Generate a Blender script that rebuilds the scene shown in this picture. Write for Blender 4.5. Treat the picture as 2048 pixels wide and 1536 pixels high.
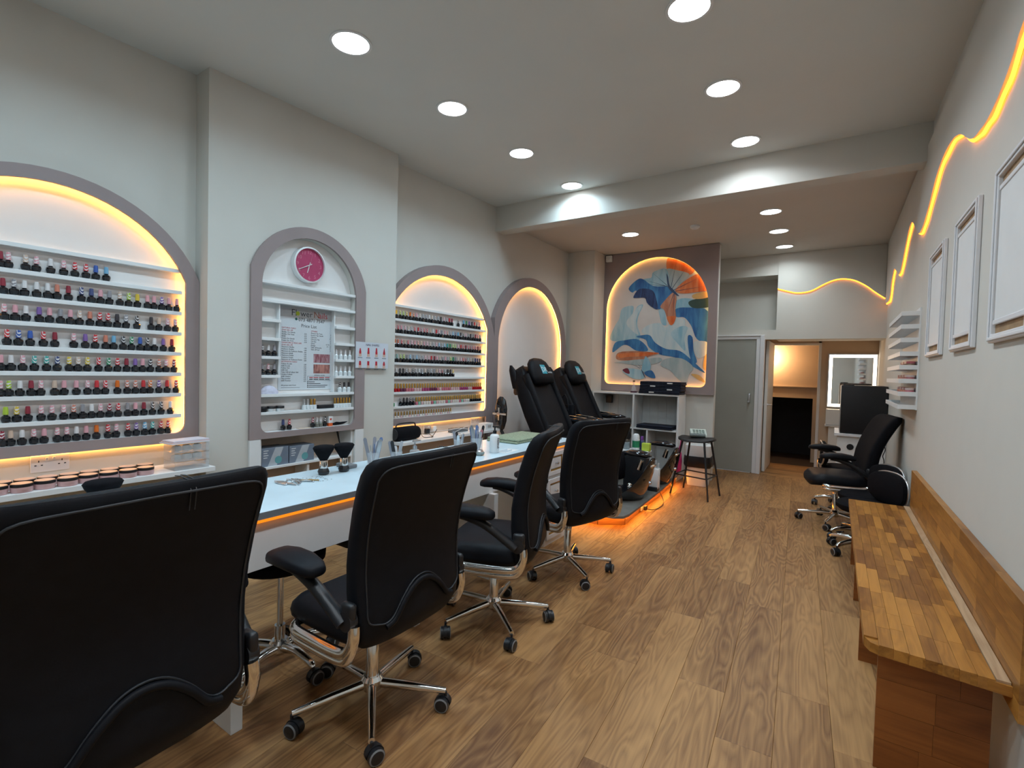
import bpy, bmesh, math, random
from mathutils import Vector, Matrix
for _o in list(bpy.data.objects): bpy.data.objects.remove(_o)
SC = bpy.context.scene
COL = SC.collection
PI = math.pi
RND = random.Random(7)
# ---------------------------------------------------------------- camera
def _camera():
    f, yaw, pit, rol = 980.56, -0.582334, -0.0287705, 0.0263931
    fw = Vector((math.sin(yaw)*math.cos(pit), math.cos(yaw)*math.cos(pit), math.sin(pit)))
    r0 = Vector((math.cos(yaw), -math.sin(yaw), 0)); u0 = r0.cross(fw)
    r = math.cos(rol)*r0 + math.sin(rol)*u0; u = -math.sin(rol)*r0 + math.cos(rol)*u0
    cd = bpy.data.cameras.new('camera'); cd.sensor_width = 36; cd.lens = f/2048*36; cd.clip_start = .02
    co = bpy.data.objects.new('camera', cd); COL.objects.link(co)
    m = Matrix(((r.x, u.x, -fw.x, 0), (r.y, u.y, -fw.y, 0), (r.z, u.z, -fw.z, 1.42), (0, 0, 0, 1)))
    co.matrix_world = m; SC.camera = co
_camera()
# ---------------------------------------------------------------- world, exposure, light levels
w = bpy.data.worlds.new('world'); SC.world = w; w.use_nodes = True
w.node_tree.nodes['Background'].inputs[0].default_value = (.55, .62, .7, 1)
w.node_tree.nodes['Background'].inputs[1].default_value = .25
SC.view_settings.view_transform = 'Standard'; SC.view_settings.look = 'None'
SC.view_settings.gamma = 1; SC.view_settings.use_curve_mapping = False
SC.view_settings.exposure = 0.0
cy = SC.cycles; cy.max_bounces = 6; cy.diffuse_bounces = 3; cy.glossy_bounces = 3; cy.transmission_bounces = 5; cy.transparent_max_bounces = 6
cy.caustics_reflective = False; cy.caustics_refractive = False; cy.use_adaptive_sampling = True; cy.adaptive_threshold = .05; cy.adaptive_min_samples = 12; cy.sample_clamp_indirect = 8
DOWNLIGHT_W = 3.75
DOWNLIGHT_C = (.56, .82, 1.0)      # row over the desk, cold
DOWNLIGHT_R = (1.0, .95, .95)      # row over the walkway
DOWNLIGHT_B = (1.0, .84, .66)      # behind the beam, warmer
LED_C = (1.0, .42, .07)
LED_GAIN = 1.0
# ---------------------------------------------------------------- room numbers (metres)
XL, XR, XP = -3.362, .527, -3.205      # left wall, right wall, face of the left pier
YF, YB, YA = -1.9, 7.937, 9.10         # wall behind the camera, back wall, end of the alcove
def ZC(y): return 3.135 + .0369*y      # the ceiling rises a little towards the beam
ZC2 = 3.165                            # rear ceiling
# ---------------------------------------------------------------- mesh helpers
class MB:
    def __init__(s): s.v = []; s.f = []
    def add(s, v, f):
        o = len(s.v); s.v += [tuple(p) for p in v]; s.f += [tuple(i+o for i in q) for q in f]; return s
    def box(s, x0, x1, y0, y1, z0, z1):
        v = [(x, y, z) for z in (z0, z1) for y in (y0, y1) for x in (x0, x1)]
        return s.add(v, [(0,2,3,1), (4,5,7,6), (0,1,5,4), (2,6,7,3), (0,4,6,2), (1,3,7,5)])
    def prism(s, poly, z0, z1, ax='z'):
        n = len(poly)
        def m(a, b, c): return (a, b, c) if ax == 'z' else ((c, a, b) if ax == 'x' else (a, c, b))
        v = [m(a, b, z0) for a, b in poly] + [m(a, b, z1) for a, b in poly]
        f = [tuple(range(n-1, -1, -1)), tuple(range(n, 2*n))] + [(i, (i+1) % n, n+(i+1) % n, n+i) for i in range(n)]
        return s.add(v, f)
    def ring(s, outer, inner, z0, z1, ax='z'):          # two polygons of the same length: a plate with a hole
        n = len(outer)
        def m(a, b, c): return (a, b, c) if ax == 'z' else ((c, a, b) if ax == 'x' else (a, c, b))
        v = [m(*p, z0) for p in outer]+[m(*p, z0) for p in inner]+[m(*p, z1) for p in outer]+[m(*p, z1) for p in inner]
        f = []
        for i in range(n):
            j = (i+1) % n
            f += [(i, n+i, n+j, j), (2*n+i, 2*n+j, 3*n+j, 3*n+i), (i, j, 2*n+j, 2*n+i), (n+i, 3*n+i, 3*n+j, n+j)]
        return s.add(v, f)
    def lathe(s, prof, n=16, c=(0, 0, 0), axis='z', cap=True):
        v = []; f = []
        for r, h in prof:
            for i in range(n):
                a = 2*PI*i/n; x, y = r*math.cos(a), r*math.sin(a)
                p = (x, y, h) if axis == 'z' else ((h, x, y) if axis == 'x' else (x, h, y))
                v.append((p[0]+c[0], p[1]+c[1], p[2]+c[2]))
        for k in range(len(prof)-1):
            for i in range(n):
                j = (i+1) % n; f.append((k*n+i, k*n+j, k*n+n+j, k*n+n+i))
        if cap: f.append(tuple(range(n-1, -1, -1))); f.append(tuple((len(prof)-1)*n+i for i in range(n)))
        return s.add(v, f)
    def tube(s, pts, r, n=8, closed=False, flat=1.0):
        pts = [Vector(p) for p in pts]; m = len(pts); v = []; f = []
        rr = r if isinstance(r, (list, tuple)) else [r]*m
        up = None
        for i, p in enumerate(pts):
            a = pts[i-1] if (i or closed) else p; b = pts[(i+1) % m] if (i < m-1 or closed) else p
            t = (b-a); t = t.normalized() if t.length > 1e-9 else Vector((0, 0, 1))
            if up is None: up = Vector((0, 0, 1)) if abs(t.z) < .9 else Vector((1, 0, 0))
            u = (up - t*up.dot(t)); u = u.normalized() if u.length > 1e-6 else t.orthogonal().normalized()
            up = u; w_ = t.cross(u)
            for k in range(n):
                an = 2*PI*k/n; v.append(tuple(p + (u*math.cos(an)*flat + w_*math.sin(an))*rr[i]))
        for i in range(m if closed else m-1):
            for k in range(n):
                l = (k+1) % n; j = (i+1) % m; f.append((i*n+k, i*n+l, j*n+l, j*n+k))
        if not closed: f.append(tuple(range(n-1, -1, -1))); f.append(tuple((m-1)*n+k for k in range(n)))
        return s.add(v, f)
    def loft(s, rings, cap=True):
        n = len(rings[0]); v = [p for r in rings for p in r]; f = []
        for k in range(len(rings)-1):
            for i in range(n):
                j = (i+1) % n; f.append((k*n+i, k*n+j, k*n+n+j, k*n+n+i))
        if cap: f.append(tuple(range(n-1, -1, -1))); f.append(tuple((len(rings)-1)*n+i for i in range(n)))
        return s.add(v, f)
    def rbox(s, x0, x1, y0, y1, z0, z1, r=.02, seg=3):    # box with rounded corners all over
        bm = bmesh.new(); bmesh.ops.create_cube(bm, size=1)
        for q in bm.verts: q.co = Vector(((x0+x1)/2+q.co.x*(x1-x0), (y0+y1)/2+q.co.y*(y1-y0), (z0+z1)/2+q.co.z*(z1-z0)))
        r = min(r, .49*min(x1-x0, y1-y0, z1-z0))
        bmesh.ops.bevel(bm, geom=bm.edges[:], offset=r, segments=seg, affect='EDGES', profile=.5)
        bm.verts.index_update(); s.add([q.co[:] for q in bm.verts], [[q.index for q in g.verts] for g in bm.faces]); bm.free(); return s
    def xf(s, m):
        s.v = [tuple(m @ Vector(p)) for p in s.v]; return s
    def mesh(s, name, mat, smooth=None):
        me = bpy.data.meshes.new(name); me.from_pydata(s.v, [], s.f); me.update()
        bm = bmesh.new(); bm.from_mesh(me); bmesh.ops.recalc_face_normals(bm, faces=bm.faces); bm.to_mesh(me); bm.free()
        if mat: me.materials.append(mat)
        if smooth:
            me.shade_smooth(); me.set_sharp_from_angle(angle=math.radians(smooth))
        return me
    def build(s, name, mat, parent=None, smooth=None, bevel=0, loc=None, rot=None):
        o = bpy.data.objects.new(name, s.mesh(name, mat, smooth)); COL.objects.link(o)
        if parent: o.parent = parent
        if loc: o.location = loc
        if rot: o.rotation_euler = rot
        if bevel:
            b = o.modifiers.new('bevel', 'BEVEL'); b.width = bevel; b.segments = 2; b.limit_method = 'ANGLE'
        return o
def tag(o, label, cat, group=None):
    o['label'] = label; o['category'] = cat
    if group: o['group'] = group
    return o
def struct(o): o['kind'] = 'structure'; return o
def empty(name, label, cat, loc=(0, 0, 0), rz=0, group=None):
    o = bpy.data.objects.new(name, None); COL.objects.link(o); o.location = loc; o.rotation_euler = (0, 0, rz)
    o.empty_display_size = .1
    return tag(o, label, cat, group)
def clone(o, parent=None):
    c = o.copy(); COL.objects.link(c); c.parent = parent
    for ch in o.children: clone(ch, c)
    return c
def spline(P, n=8, closed=False):
    out = []; m = len(P)
    for i in range(m if closed else m-1):
        p = [P[(i+k) % m] if closed else P[min(max(i+k, 0), m-1)] for k in (-1, 0, 1, 2)]
        for j in range(n):
            t = j/n
            out.append(tuple(.5*((2*b)+(c-a)*t+(2*a-5*b+4*c-d)*t*t+(-a+3*b-3*c+d)*t**3) for a, b, c, d in zip(*p)))
    if not closed: out.append(tuple(P[-1]))
    return out
# ---------------------------------------------------------------- materials
def _nt(name):
    m = bpy.data.materials.new(name); m.use_nodes = True; nt = m.node_tree
    return m, nt, nt.nodes['Principled BSDF']
def N(nt, t, **kw):
    n = nt.nodes.new(t)
    for k, v in kw.items():
        if hasattr(n, k): setattr(n, k, v)
        else: n.inputs[k].default_value = v
    return n
def mat(name, c, rough=.5, metal=0, spec=None, var=.06, scale=8, bump=0, bscale=60, coat=0, emit=None, es=0, alpha=1, trans=0, ior=1.45):
    m, nt, b = _nt(name); L = nt.links
    b.inputs['Roughness'].default_value = rough; b.inputs['Metallic'].default_value = metal
    if spec is not None: b.inputs['Specular IOR Level'].default_value = spec
    if coat: b.inputs['Coat Weight'].default_value = coat; b.inputs['Coat Roughness'].default_value = .06
    if trans: b.inputs['Transmission Weight'].default_value = trans; b.inputs['IOR'].default_value = ior
    if alpha < 1: b.inputs['Alpha'].default_value = alpha
    tc = N(nt, 'ShaderNodeTexCoord')
    if var:
        no = N(nt, 'ShaderNodeTexNoise'); no.inputs['Scale'].default_value = scale; no.inputs['Detail'].default_value = 4
        L.new(tc.outputs['Object'], no.inputs['Vector'])
        cr = N(nt, 'ShaderNodeValToRGB'); cr.color_ramp.elements[0].position = .3; cr.color_ramp.elements[1].position = .7
        cr.color_ramp.elements[0].color = tuple(x*(1-var) for x in c)+(1,); cr.color_ramp.elements[1].color = tuple(min(1, x*(1+var)) for x in c)+(1,)
        L.new(no.outputs['Fac'], cr.inputs['Fac']); L.new(cr.outputs['Color'], b.inputs['Base Color'])
    else: b.inputs['Base Color'].default_value = tuple(c)+(1,)
    if bump:
        n2 = N(nt, 'ShaderNodeTexNoise'); n2.inputs['Scale'].default_value = bscale; n2.inputs['Detail'].default_value = 3
        L.new(tc.outputs['Object'], n2.inputs['Vector'])
        bp = N(nt, 'ShaderNodeBump'); bp.inputs['Strength'].default_value = bump; bp.inputs['Distance'].default_value = .002
        L.new(n2.outputs['Fac'], bp.inputs['Height']); L.new(bp.outputs['Normal'], b.inputs['Normal'])
    if emit is not None:
        b.inputs['Emission Color'].default_value = tuple(emit)+(1,); b.inputs['Emission Strength'].default_value = es
    return m
def wood(name, dark, light, scale=1.0, rough=.4, per_obj=.25, axis='x', ring=9.0, stretch=7.0, contrast=1.0, spec=.35):
    """grain along the local axis, every piece with its own offset, tone and cathedral figure"""
    m, nt, b = _nt(name); L = nt.links
    tc = N(nt, 'ShaderNodeTexCoord'); oi = N(nt, 'ShaderNodeObjectInfo')
    off = N(nt, 'ShaderNodeVectorMath', operation='SCALE'); off.inputs[0].default_value = (37.1, 17.7, 9.3)
    L.new(oi.outputs['Random'], off.inputs['Scale'])
    ad = N(nt, 'ShaderNodeVectorMath', operation='ADD'); L.new(tc.outputs['Object'], ad.inputs[0]); L.new(off.outputs[0], ad.inputs[1])
    mp = N(nt, 'ShaderNodeMapping'); sc = [scale*stretch]*3; sc['xyz'.index(axis)] = scale
    mp.inputs['Scale'].default_value = sc; L.new(ad.outputs[0], mp.inputs['Vector'])
    n1 = N(nt, 'ShaderNodeTexNoise'); n1.inputs['Scale'].default_value = 1.0; n1.inputs['Detail'].default_value = 2.0; n1.inputs['Distortion'].default_value = .35
    L.new(mp.outputs[0], n1.inputs['Vector'])
    mu = N(nt, 'ShaderNodeMath', operation='MULTIPLY'); mu.inputs[1].default_value = ring; L.new(n1.outputs['Fac'], mu.inputs[0])
    sn = N(nt, 'ShaderNodeMath', operation='PINGPONG'); sn.inputs[1].default_value = .5; L.new(mu.outputs[0], sn.inputs[0])
    mp2 = N(nt, 'ShaderNodeMapping'); s2 = [scale*stretch*14]*3; s2['xyz'.index(axis)] = scale*2.2
    mp2.inputs['Scale'].default_value = s2; L.new(ad.outputs[0], mp2.inputs['Vector'])
    n2 = N(nt, 'ShaderNodeTexNoise'); n2.inputs['Scale'].default_value = 1.0; n2.inputs['Detail'].default_value = 3; L.new(mp2.outputs[0], n2.inputs['Vector'])
    mp3 = N(nt, 'ShaderNodeMapping'); s3 = [scale*stretch*.6]*3; s3['xyz'.index(axis)] = scale*.7
    mp3.inputs['Scale'].default_value = s3; L.new(ad.outputs[0], mp3.inputs['Vector'])
    n3 = N(nt, 'ShaderNodeTexNoise'); n3.inputs['Scale'].default_value = 1.0; n3.inputs['Detail'].default_value = 2; L.new(mp3.outputs[0], n3.inputs['Vector'])
    a1 = N(nt, 'ShaderNodeMath', operation='MULTIPLY'); a1.inputs[1].default_value = .55*contrast; L.new(sn.outputs[0], a1.inputs[0])
    a2 = N(nt, 'ShaderNodeMath', operation='MULTIPLY_ADD'); a2.inputs[1].default_value = .45*contrast; L.new(n2.outputs['Fac'], a2.inputs[0]); L.new(a1.outputs[0], a2.inputs[2])
    a3 = N(nt, 'ShaderNodeMath', operation='MULTIPLY_ADD'); a3.inputs[1].default_value = .9*contrast; L.new(n3.outputs['Fac'], a3.inputs[0]); L.new(a2.outputs[0], a3.inputs[2])
    rs = N(nt, 'ShaderNodeMath', operation='MULTIPLY_ADD'); rs.inputs[1].default_value = per_obj*2; L.new(oi.outputs['Random'], rs.inputs[0]); L.new(a3.outputs[0], rs.inputs[2])
    cr = N(nt, 'ShaderNodeMapRange'); cr.inputs['From Min'].default_value = .38*contrast; cr.inputs['From Max'].default_value = 1.12*contrast+per_obj*2
    L.new(rs.outputs[0], cr.inputs['Value'])
    rp = N(nt, 'ShaderNodeValToRGB'); rp.color_ramp.elements[0].color = tuple(dark)+(1,); rp.color_ramp.elements[1].color = tuple(light)+(1,)
    rp.color_ramp.interpolation = 'EASE'
    L.new(cr.outputs[0], rp.inputs['Fac']); L.new(rp.outputs['Color'], b.inputs['Base Color'])
    b.inputs['Roughness'].default_value = rough; b.inputs['Specular IOR Level'].default_value = spec
    bp = N(nt, 'ShaderNodeBump'); bp.inputs['Strength'].default_value = .12; bp.inputs['Distance'].default_value = .001
    L.new(n2.outputs['Fac'], bp.inputs['Height']); L.new(bp.outputs['Normal'], b.inputs['Normal'])
    return m
def glow(name, c, s):
    m = bpy.data.materials.new(name); m.use_nodes = True; nt = m.node_tree; nt.nodes.clear()
    e = N(nt, 'ShaderNodeEmission'); e.inputs[0].default_value = tuple(c)+(1,); e.inputs[1].default_value = s
    o = N(nt, 'ShaderNodeOutputMaterial'); nt.links.new(e.outputs[0], o.inputs[0]); return m
def random_tint(name, cols, rough=.35):
    """one material; every object that wears it takes its own colour from the list"""
    m, nt, b = _nt(name); oi = N(nt, 'ShaderNodeObjectInfo'); cr = N(nt, 'ShaderNodeValToRGB'); cr.color_ramp.interpolation = 'CONSTANT'
    el = cr.color_ramp.elements
    while len(el) < len(cols): el.new(.5)
    for i, c in enumerate(cols): el[i].position = i/len(cols); el[i].color = tuple(c)+(1,)
    nt.links.new(oi.outputs['Random'], cr.inputs['Fac']); nt.links.new(cr.outputs['Color'], b.inputs['Base Color'])
    b.inputs['Roughness'].default_value = rough; return m
M = {}
M['wall'] = mat('cream wall paint', (.63, .618, .568), .75, var=.02, scale=3, bump=.08, bscale=90)
M['ceil'] = mat('ceiling paint', (.68, .70, .67), .85, var=.02, scale=2)
M['ceil2'] = mat('rear ceiling paint', (.62, .585, .53), .85, var=.02, scale=2)
M['mauve'] = mat('mauve board paint', (.315, .255, .25), .6, var=.04, scale=5)
M['white'] = mat('white painted board', (.78, .80, .80), .45, var=.02, scale=6)
M['white2'] = mat('white moulding paint', (.74, .75, .77), .4, var=.02, scale=6)
M['niche'] = mat('white niche back', (.80, .78, .76), .6, var=.02, scale=4)
M['doorgrey'] = mat('grey door paint', (.34, .35, .315), .55, var=.03, scale=4)
M['tan'] = mat('tan painted wall', (.62, .48, .345), .7, var=.05, scale=3)
M['dark'] = mat('stairwell gloom colour', (.02, .02, .024), .7, var=.1)  # near-black colour stands in for the darkness of the unlit stairwell
M['floor'] = wood('brown oak plank', (.145, .062, .025), (.48, .262, .103), scale=1.15, rough=.45, per_obj=.12, ring=13, stretch=7, contrast=.85)
M['joint'] = mat('dark plank joint', (.05, .03, .02), .8, var=.1)
M['led'] = glow('warm strip light', (1, .27, .022), 6.0*LED_GAIN)
M['ledw'] = glow('warm white strip light', (1, .43, .085), 30*LED_GAIN)
M['diff'] = glow('downlight diffuser', (.93, .97, 1.0), 14)
M['black'] = mat('black leather', (.007, .008, .011), .5, var=.15, scale=30, bump=.12, bscale=220, spec=.16)
M['blackf'] = mat('black fabric', (.007, .007, .009), .85, var=.2, scale=60, bump=.2, bscale=400, spec=.1)
M['blackp'] = mat('black plastic', (.014, .015, .018), .38, var=.1)
M['gloss'] = mat('glossy black shell', (.008, .009, .012), .07, var=.05, coat=.6)
M['chrome'] = mat('chrome', (.80, .79, .77), .13, metal=1, var=.02)
M['silver'] = mat('satin silver', (.62, .63, .65), .28, metal=1, var=.03)
M['thread'] = mat('grey stitching', (.022, .025, .03), .5, var=.05)
M['greytyre'] = mat('grey caster tyre', (.22, .23, .24), .5, var=.05)
M['clear'] = mat('clear acrylic', (.80, .84, .87), .06, var=0, alpha=.24, spec=.5)
M['orange'] = glow('orange strip light', (1.0, .25, .012), 1.25*LED_GAIN)
def flat(name, c, rough=.55): 
    k = 'flat_'+name
    if k not in M: M[k] = mat(name, c, rough, var=.05, scale=25)
    return M[k]
# ================================================================= structure
def clip(poly, a, b, c):                                  # keep a*x+b*y<=c
    out = []
    for i, p in enumerate(poly):
        q = poly[(i+1) % len(poly)]; dp = a*p[0]+b*p[1]-c; dq = a*q[0]+b*q[1]-c
        if dp <= 0: out.append(p)
        if (dp < 0 < dq) or (dq < 0 < dp):
            t = dp/(dp-dq); out.append((p[0]+(q[0]-p[0])*t, p[1]+(q[1]-p[1])*t))
    return out
def inset(poly, d):
    n = len(poly); A = sum(poly[i][0]*poly[(i+1) % n][1]-poly[(i+1) % n][0]*poly[i][1] for i in range(n))
    if A < 0: poly = poly[::-1]
    out = []
    for i in range(n):
        p0, p1, p2 = Vector(poly[i-1]), Vector(poly[i]), Vector(poly[(i+1) % n])
        e1 = (p1-p0).normalized(); e2 = (p2-p1).normalized()
        n1 = Vector((-e1.y, e1.x)); n2 = Vector((-e2.y, e2.x)); b = n1+n2
        if b.length < 1e-6: out.append(tuple(p1+n1*d)); continue
        b /= b.length; out.append(tuple(p1+b*(d/max(.3, b.dot(n1)))))
    return out
def plank_obj(name, poly, z0, z1, m, parent, origin, ang, ch=.0016):
    """a board: polygon in world x,y, chamfered top; local x runs along the grain"""
    ca, sa = math.cos(ang), math.sin(ang)
    lp = [((x-origin[0])*ca+(y-origin[1])*sa, -(x-origin[0])*sa+(y-origin[1])*ca) for x, y in poly]
    lp = inset(lp, .0004); ip = inset(lp, ch); n = len(lp)
    b = MB(); b.loft([[(x, y, z0) for x, y in lp], [(x, y, z1-ch*.6) for x, y in lp], [(x, y, z1) for x, y in ip]])
    return b.build(name, m, parent, loc=(origin[0], origin[1], 0), rot=(0, 0, ang))
floor = struct(MB().box(XL-.1, XR+.1, YF-.1, YB+.02, -.08, -.004).build('floor', M['joint']))
def planks():
    a = math.radians(3.05); d = (-math.sin(a), math.cos(a)); n = (math.cos(a), math.sin(a)); W_, Ln = .2, 1.32
    r = random.Random(3)
    for k in range(-18, 5):
        s0 = -.034+.2*k; t = YF-1.5-r.random()*Ln
        while t < YB+.6:
            P = [(n[0]*s+d[0]*u, n[1]*s+d[1]*u) for s, u in ((s0, t), (s0+W_, t), (s0+W_, t+Ln), (s0, t+Ln))]
            for A in ((-1, 0, -XL), (1, 0, XR), (0, -1, -YF), (0, 1, YB)):
                if P: P = clip(P, *A)
            if len(P) >= 3:
                ar = abs(sum(P[i][0]*P[(i+1) % len(P)][1]-P[(i+1) % len(P)][0]*P[i][1] for i in range(len(P))))/2
                if ar > .004:
                    c = (n[0]*(s0+.1)+d[0]*(t+Ln/2), n[1]*(s0+.1)+d[1]*(t+Ln/2))
                    plank_obj('plank', P, -.012, 0, M['floor'], floor, c, a+PI/2)
            t += Ln
planks()
# ceilings and beam
b = MB(); y0, y1 = YF-.1, 4.70
b.add([(XL-.1, y0, ZC(y0)), (XR+.1, y0, ZC(y0)), (XR+.1, y1, ZC(y1)), (XL-.1, y1, ZC(y1)), (XL-.1, y0, 3.5), (XR+.1, y0, 3.5), (XR+.1, y1, 3.5), (XL-.1, y1, 3.5)],
      [(0, 1, 2, 3), (4, 7, 6, 5), (0, 4, 5, 1), (1, 5, 6, 2), (2, 6, 7, 3), (3, 7, 4, 0)])
struct(b.build('ceiling', M['ceil']))
struct(MB().box(XL-.1, XR+.1, 4.84, YB+.6, ZC2, 3.5).build('ceiling_rear', M['ceil2']))
struct(MB().box(XL-.02, XR+.02, 4.672, 4.845, 3.022, 3.45).build('ceiling_beam', M['wall'], bevel=.004))
# side walls
struct(MB().box(XL-.12, XL, YF-.1, YB+.1, -.05, 3.45).build('wall_left', M['wall']))
struct(MB().box(XR, XR+.12, YF-.1, YA+.1, -.05, 3.45).build('wall_right', M['wall']))
struct(MB().box(XL-.1, XR+.1, YF-.12, YF, -.05, 3.45).build('wall_front', M['wall']))
# the pier on the left wall, hollow where the second niche sits
def arc(cy, cz, r, a0, a1, n): return [(cy+r*math.cos(a0+(a1-a0)*i/n), cz+r*math.sin(a0+(a1-a0)*i/n)) for i in range(n+1)]
P = [(1.475, 0), (1.805, 0), (1.805, 1.941)]+arc(2.187, 1.941, .382, PI, 0, 24)[1:-1]+[(2.569, 1.941), (2.569, 0), (3.0, 0), (3.0, 3.3), (1.475, 3.3)]
struct(MB().prism(P, XL-.01, XP, 'x').build('wall_left_pier', M['wall']))
# rear left pilaster, stub wall that carries the painting, rear walls
struct(MB().box(XL-.01, -2.94, 6.53, 7.05, 0, 3.2).build('wall_left_pilaster', M['wall']))
struct(MB().box(-3.0, -1.345, 6.962, 7.06, 0, 3.2).build('wall_back_stub', M['wall']))
struct(MB().box(-2.0, -1.80, 7.06, YB+.4, 0, 3.2).build('wall_back_return', M['wall']))
b = MB()
b.box(-1.80, -.87, YB, YB+.12, 2.018, 2.092)                      # over the grey door
b.box(-1.80, -.733, YB, YB+.5, 2.873, 3.2)                        # above the recess
b.box(-1.80, -.733, YB+.38, YB+.5, 2.05, 2.9)                     # recess back
b.box(-1.80, -.733, YB+.05, YB+.5, 2.02, 2.092)
b.box(-.87, -.733, YB, YB+.12, 1.957, 2.092)
b.box(-.733, XR+.02, YB, YB+.5, 1.957, 3.2)                       # over the alcove opening
struct(b.build('wall_back', M['wall']))
# grey door and its architrave
d1 = struct(MB().box(-1.745, -.976, YB+.005, YB+.05, .004, 1.956).build('door_1', M['doorgrey'], bevel=.002))
h = MB().rbox(-1.062, -1.030, YB-.022, YB+.006, 1.035, 1.165, .01).build('lock_plate', M['silver'], d1, smooth=40)
MB().lathe([(.014, 0), (.014, .03), (.009, .034)], 14, (-1.046, YB-.05, 1.05), 'y').build('knob', M['silver'], h, smooth=40)
t1 = struct(MB().box(-.976, -.925, YB-.012, YB+.10, 0, 1.96).box(-1.745, -.925, YB-.012, YB+.10, 1.96, 2.005).build('trim_1', M['white2'], bevel=.004))
MB().box(-.925, -.868, YB-.028, YB+.10, 0, 2.02).box(-1.745, -.925, YB-.028, YB+.02, 2.005, 2.022).build('architrave', M['white2'], t1, bevel=.006)
# alcove behind the opening
struct(MB().box(-1.02, -.915, YB+.1, YA+.1, 0, 2.03).build('wall_alcove_left', M['tan']))
struct(MB().box(-.915, XR+.1, YB+.12, YA+.1, 2.036, 2.06).build('ceiling_alcove', M['tan']))
b = MB().box(-1.02, -.905, YA, YA+.08, 0, 2.03).box(-.232, XR+.1, YA, YA+.08, 0, 2.03).box(-.92, -.2, YA, YA+.08, 1.938, 2.03)
struct(b.build('wall_alcove_end', M['tan']))
fa = struct(MB().box(-1.0, XR+.1, YB+.02, 10.6, -.08, -.004).build('floor_alcove', M['joint']))
for i in range(9):
    y0 = YB+.002+i*.13
    plank_obj('plank', [(-.93, y0), (XR, y0), (XR, y0+.13), (-.93, y0+.13)], -.012, 0, M['floor'], fa, (-.2, y0+.065), 0)
t2 = struct(MB().box(-.945, -.905, YA-.015, YA+.09, 0, 1.97).box(-.232, -.192, YA-.015, YA+.09, 0, 1.97).box(-.905, -.232, YA-.015, YA+.09, 1.935, 1.97).build('trim_2', M['white2'], bevel=.004))
# inner passage: lit tan bulkhead over a dark stairwell
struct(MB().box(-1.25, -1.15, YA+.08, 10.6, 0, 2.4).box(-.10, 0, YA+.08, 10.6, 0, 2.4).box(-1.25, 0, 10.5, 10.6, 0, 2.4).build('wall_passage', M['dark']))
struct(MB().box(-1.25, 0, YA+.08, 10.6, 2.3, 2.4).build('ceiling_passage', M['tan']))
bh = struct(MB().box(-1.15, -.10, 9.62, 9.70, 1.07, 2.3).build('wall_bulkhead', M['tan']))
MB().box(-1.15, -.10, 9.585, 9.62, 1.25, 1.275).build('ledge_moulding', M['tan'], bh, bevel=.004)
struct(MB().box(-.30, -.16, 9.62, 9.70, 0, 1.07).build('wall_passage_side', M['tan']))
d2 = struct(MB().box(-.872, -.832, 8.16, 8.92, .006, 1.95).build('door_2', M['white'], bevel=.003))
MB().lathe([(.024, 0), (.024, .006)], 16, (-.832, 8.21, 1.0), 'x').tube([(-.826, 8.21, 1.0), (-.785, 8.21, 1.0), (-.780, 8.30, 1.0)], .009, 8).build('lever_handle', M['silver'], d2, smooth=40)
MB().lathe([(.024, 0), (.024, .006)], 16, (-.878, 8.21, 1.0), 'x').tube([(-.878, 8.21, 1.0), (-.919, 8.21, 1.0), (-.924, 8.30, 1.0)], .009, 8).build('lever_handle', M['silver'], d2, smooth=40)
pl = empty('wall_lamp', 'warm wall lamp glowing inside the dark passage beyond the open door', 'lamp', (-1.12, 9.45, 1.75))
MB().lathe([(.02, -.03), (.05, -.02), (.06, .06), (.045, .07)], 16, (.02, 0, 0)).build('shade', glow('lamp glass', (1, .72, .42), 3), pl, smooth=50)
def lamp(name, kind, energy, color, parent, loc, size=.1, rot=None):
    L = bpy.data.lights.new(name, kind); L.energy = energy; L.color = color
    if kind == 'AREA': L.shape = 'DISK'; L.size = size
    elif kind == 'POINT': L.shadow_soft_size = size
    o = bpy.data.objects.new(name, L); COL.objects.link(o); o.parent = parent; o.location = loc
    if rot: o.rotation_euler = rot
    return o
lamp('lamp_light', 'POINT', 22, (1, .62, .32), pl, (.16, 0, 0), .05)
# ---------------------------------------------------------------- ceiling downlights
dl0 = None
SPOT = [(-2.30, y, 0, n) for y, n in ((1.787, 'nearest the camera in the row over the white desk'), (2.644, 'second in the row over the white desk'), (3.544, 'third in the row over the white desk'), (4.495, 'last in the row over the desk, close to the beam'))]
SPOT += [(-.67, y, 0, n) for y, n in ((2.513, 'cut off by the top edge of the picture'), (3.382, 'second in the row over the walkway'), (4.312, 'over the walkway, just in front of the beam'))]
SPOT += [(-2.22, 5.99, 1, 'behind the beam above the pedicure chairs'), (-.636, 5.85, 1, 'first of three beyond the beam'), (-.63, 6.67, 1, 'second of three beyond the beam'), (-.633, 7.49, 1, 'last of three beyond the beam, by the rear wall')]
SPOT += [(-2.30, y, 0, 'over the desk, %s behind the top edge of the picture' % n) for y, n in ((.93, 'first'), (.07, 'second'), (-.8, 'third'))]+[(-.67, y, 0, 'over the entrance, %s behind the camera row' % n) for y, n in ((1.65, 'first'), (.79, 'second'), (-.1, 'third'), (-.95, 'fourth'))]
def downlight():
    e = empty('ceiling_downlight', '', 'ceiling light')
    MB().ring([(.112*math.cos(2*PI*i/32), .112*math.sin(2*PI*i/32)) for i in range(32)], [(.098*math.cos(2*PI*i/32), .098*math.sin(2*PI*i/32)) for i in range(32)], -.006, .012).build('trim_ring', M['white'], e, smooth=40)
    MB().lathe([(.099, -.003), (.099, .010)], 32).build('diffuser', M['diff'], e)
    return e
dl0 = downlight(); first = True
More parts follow.
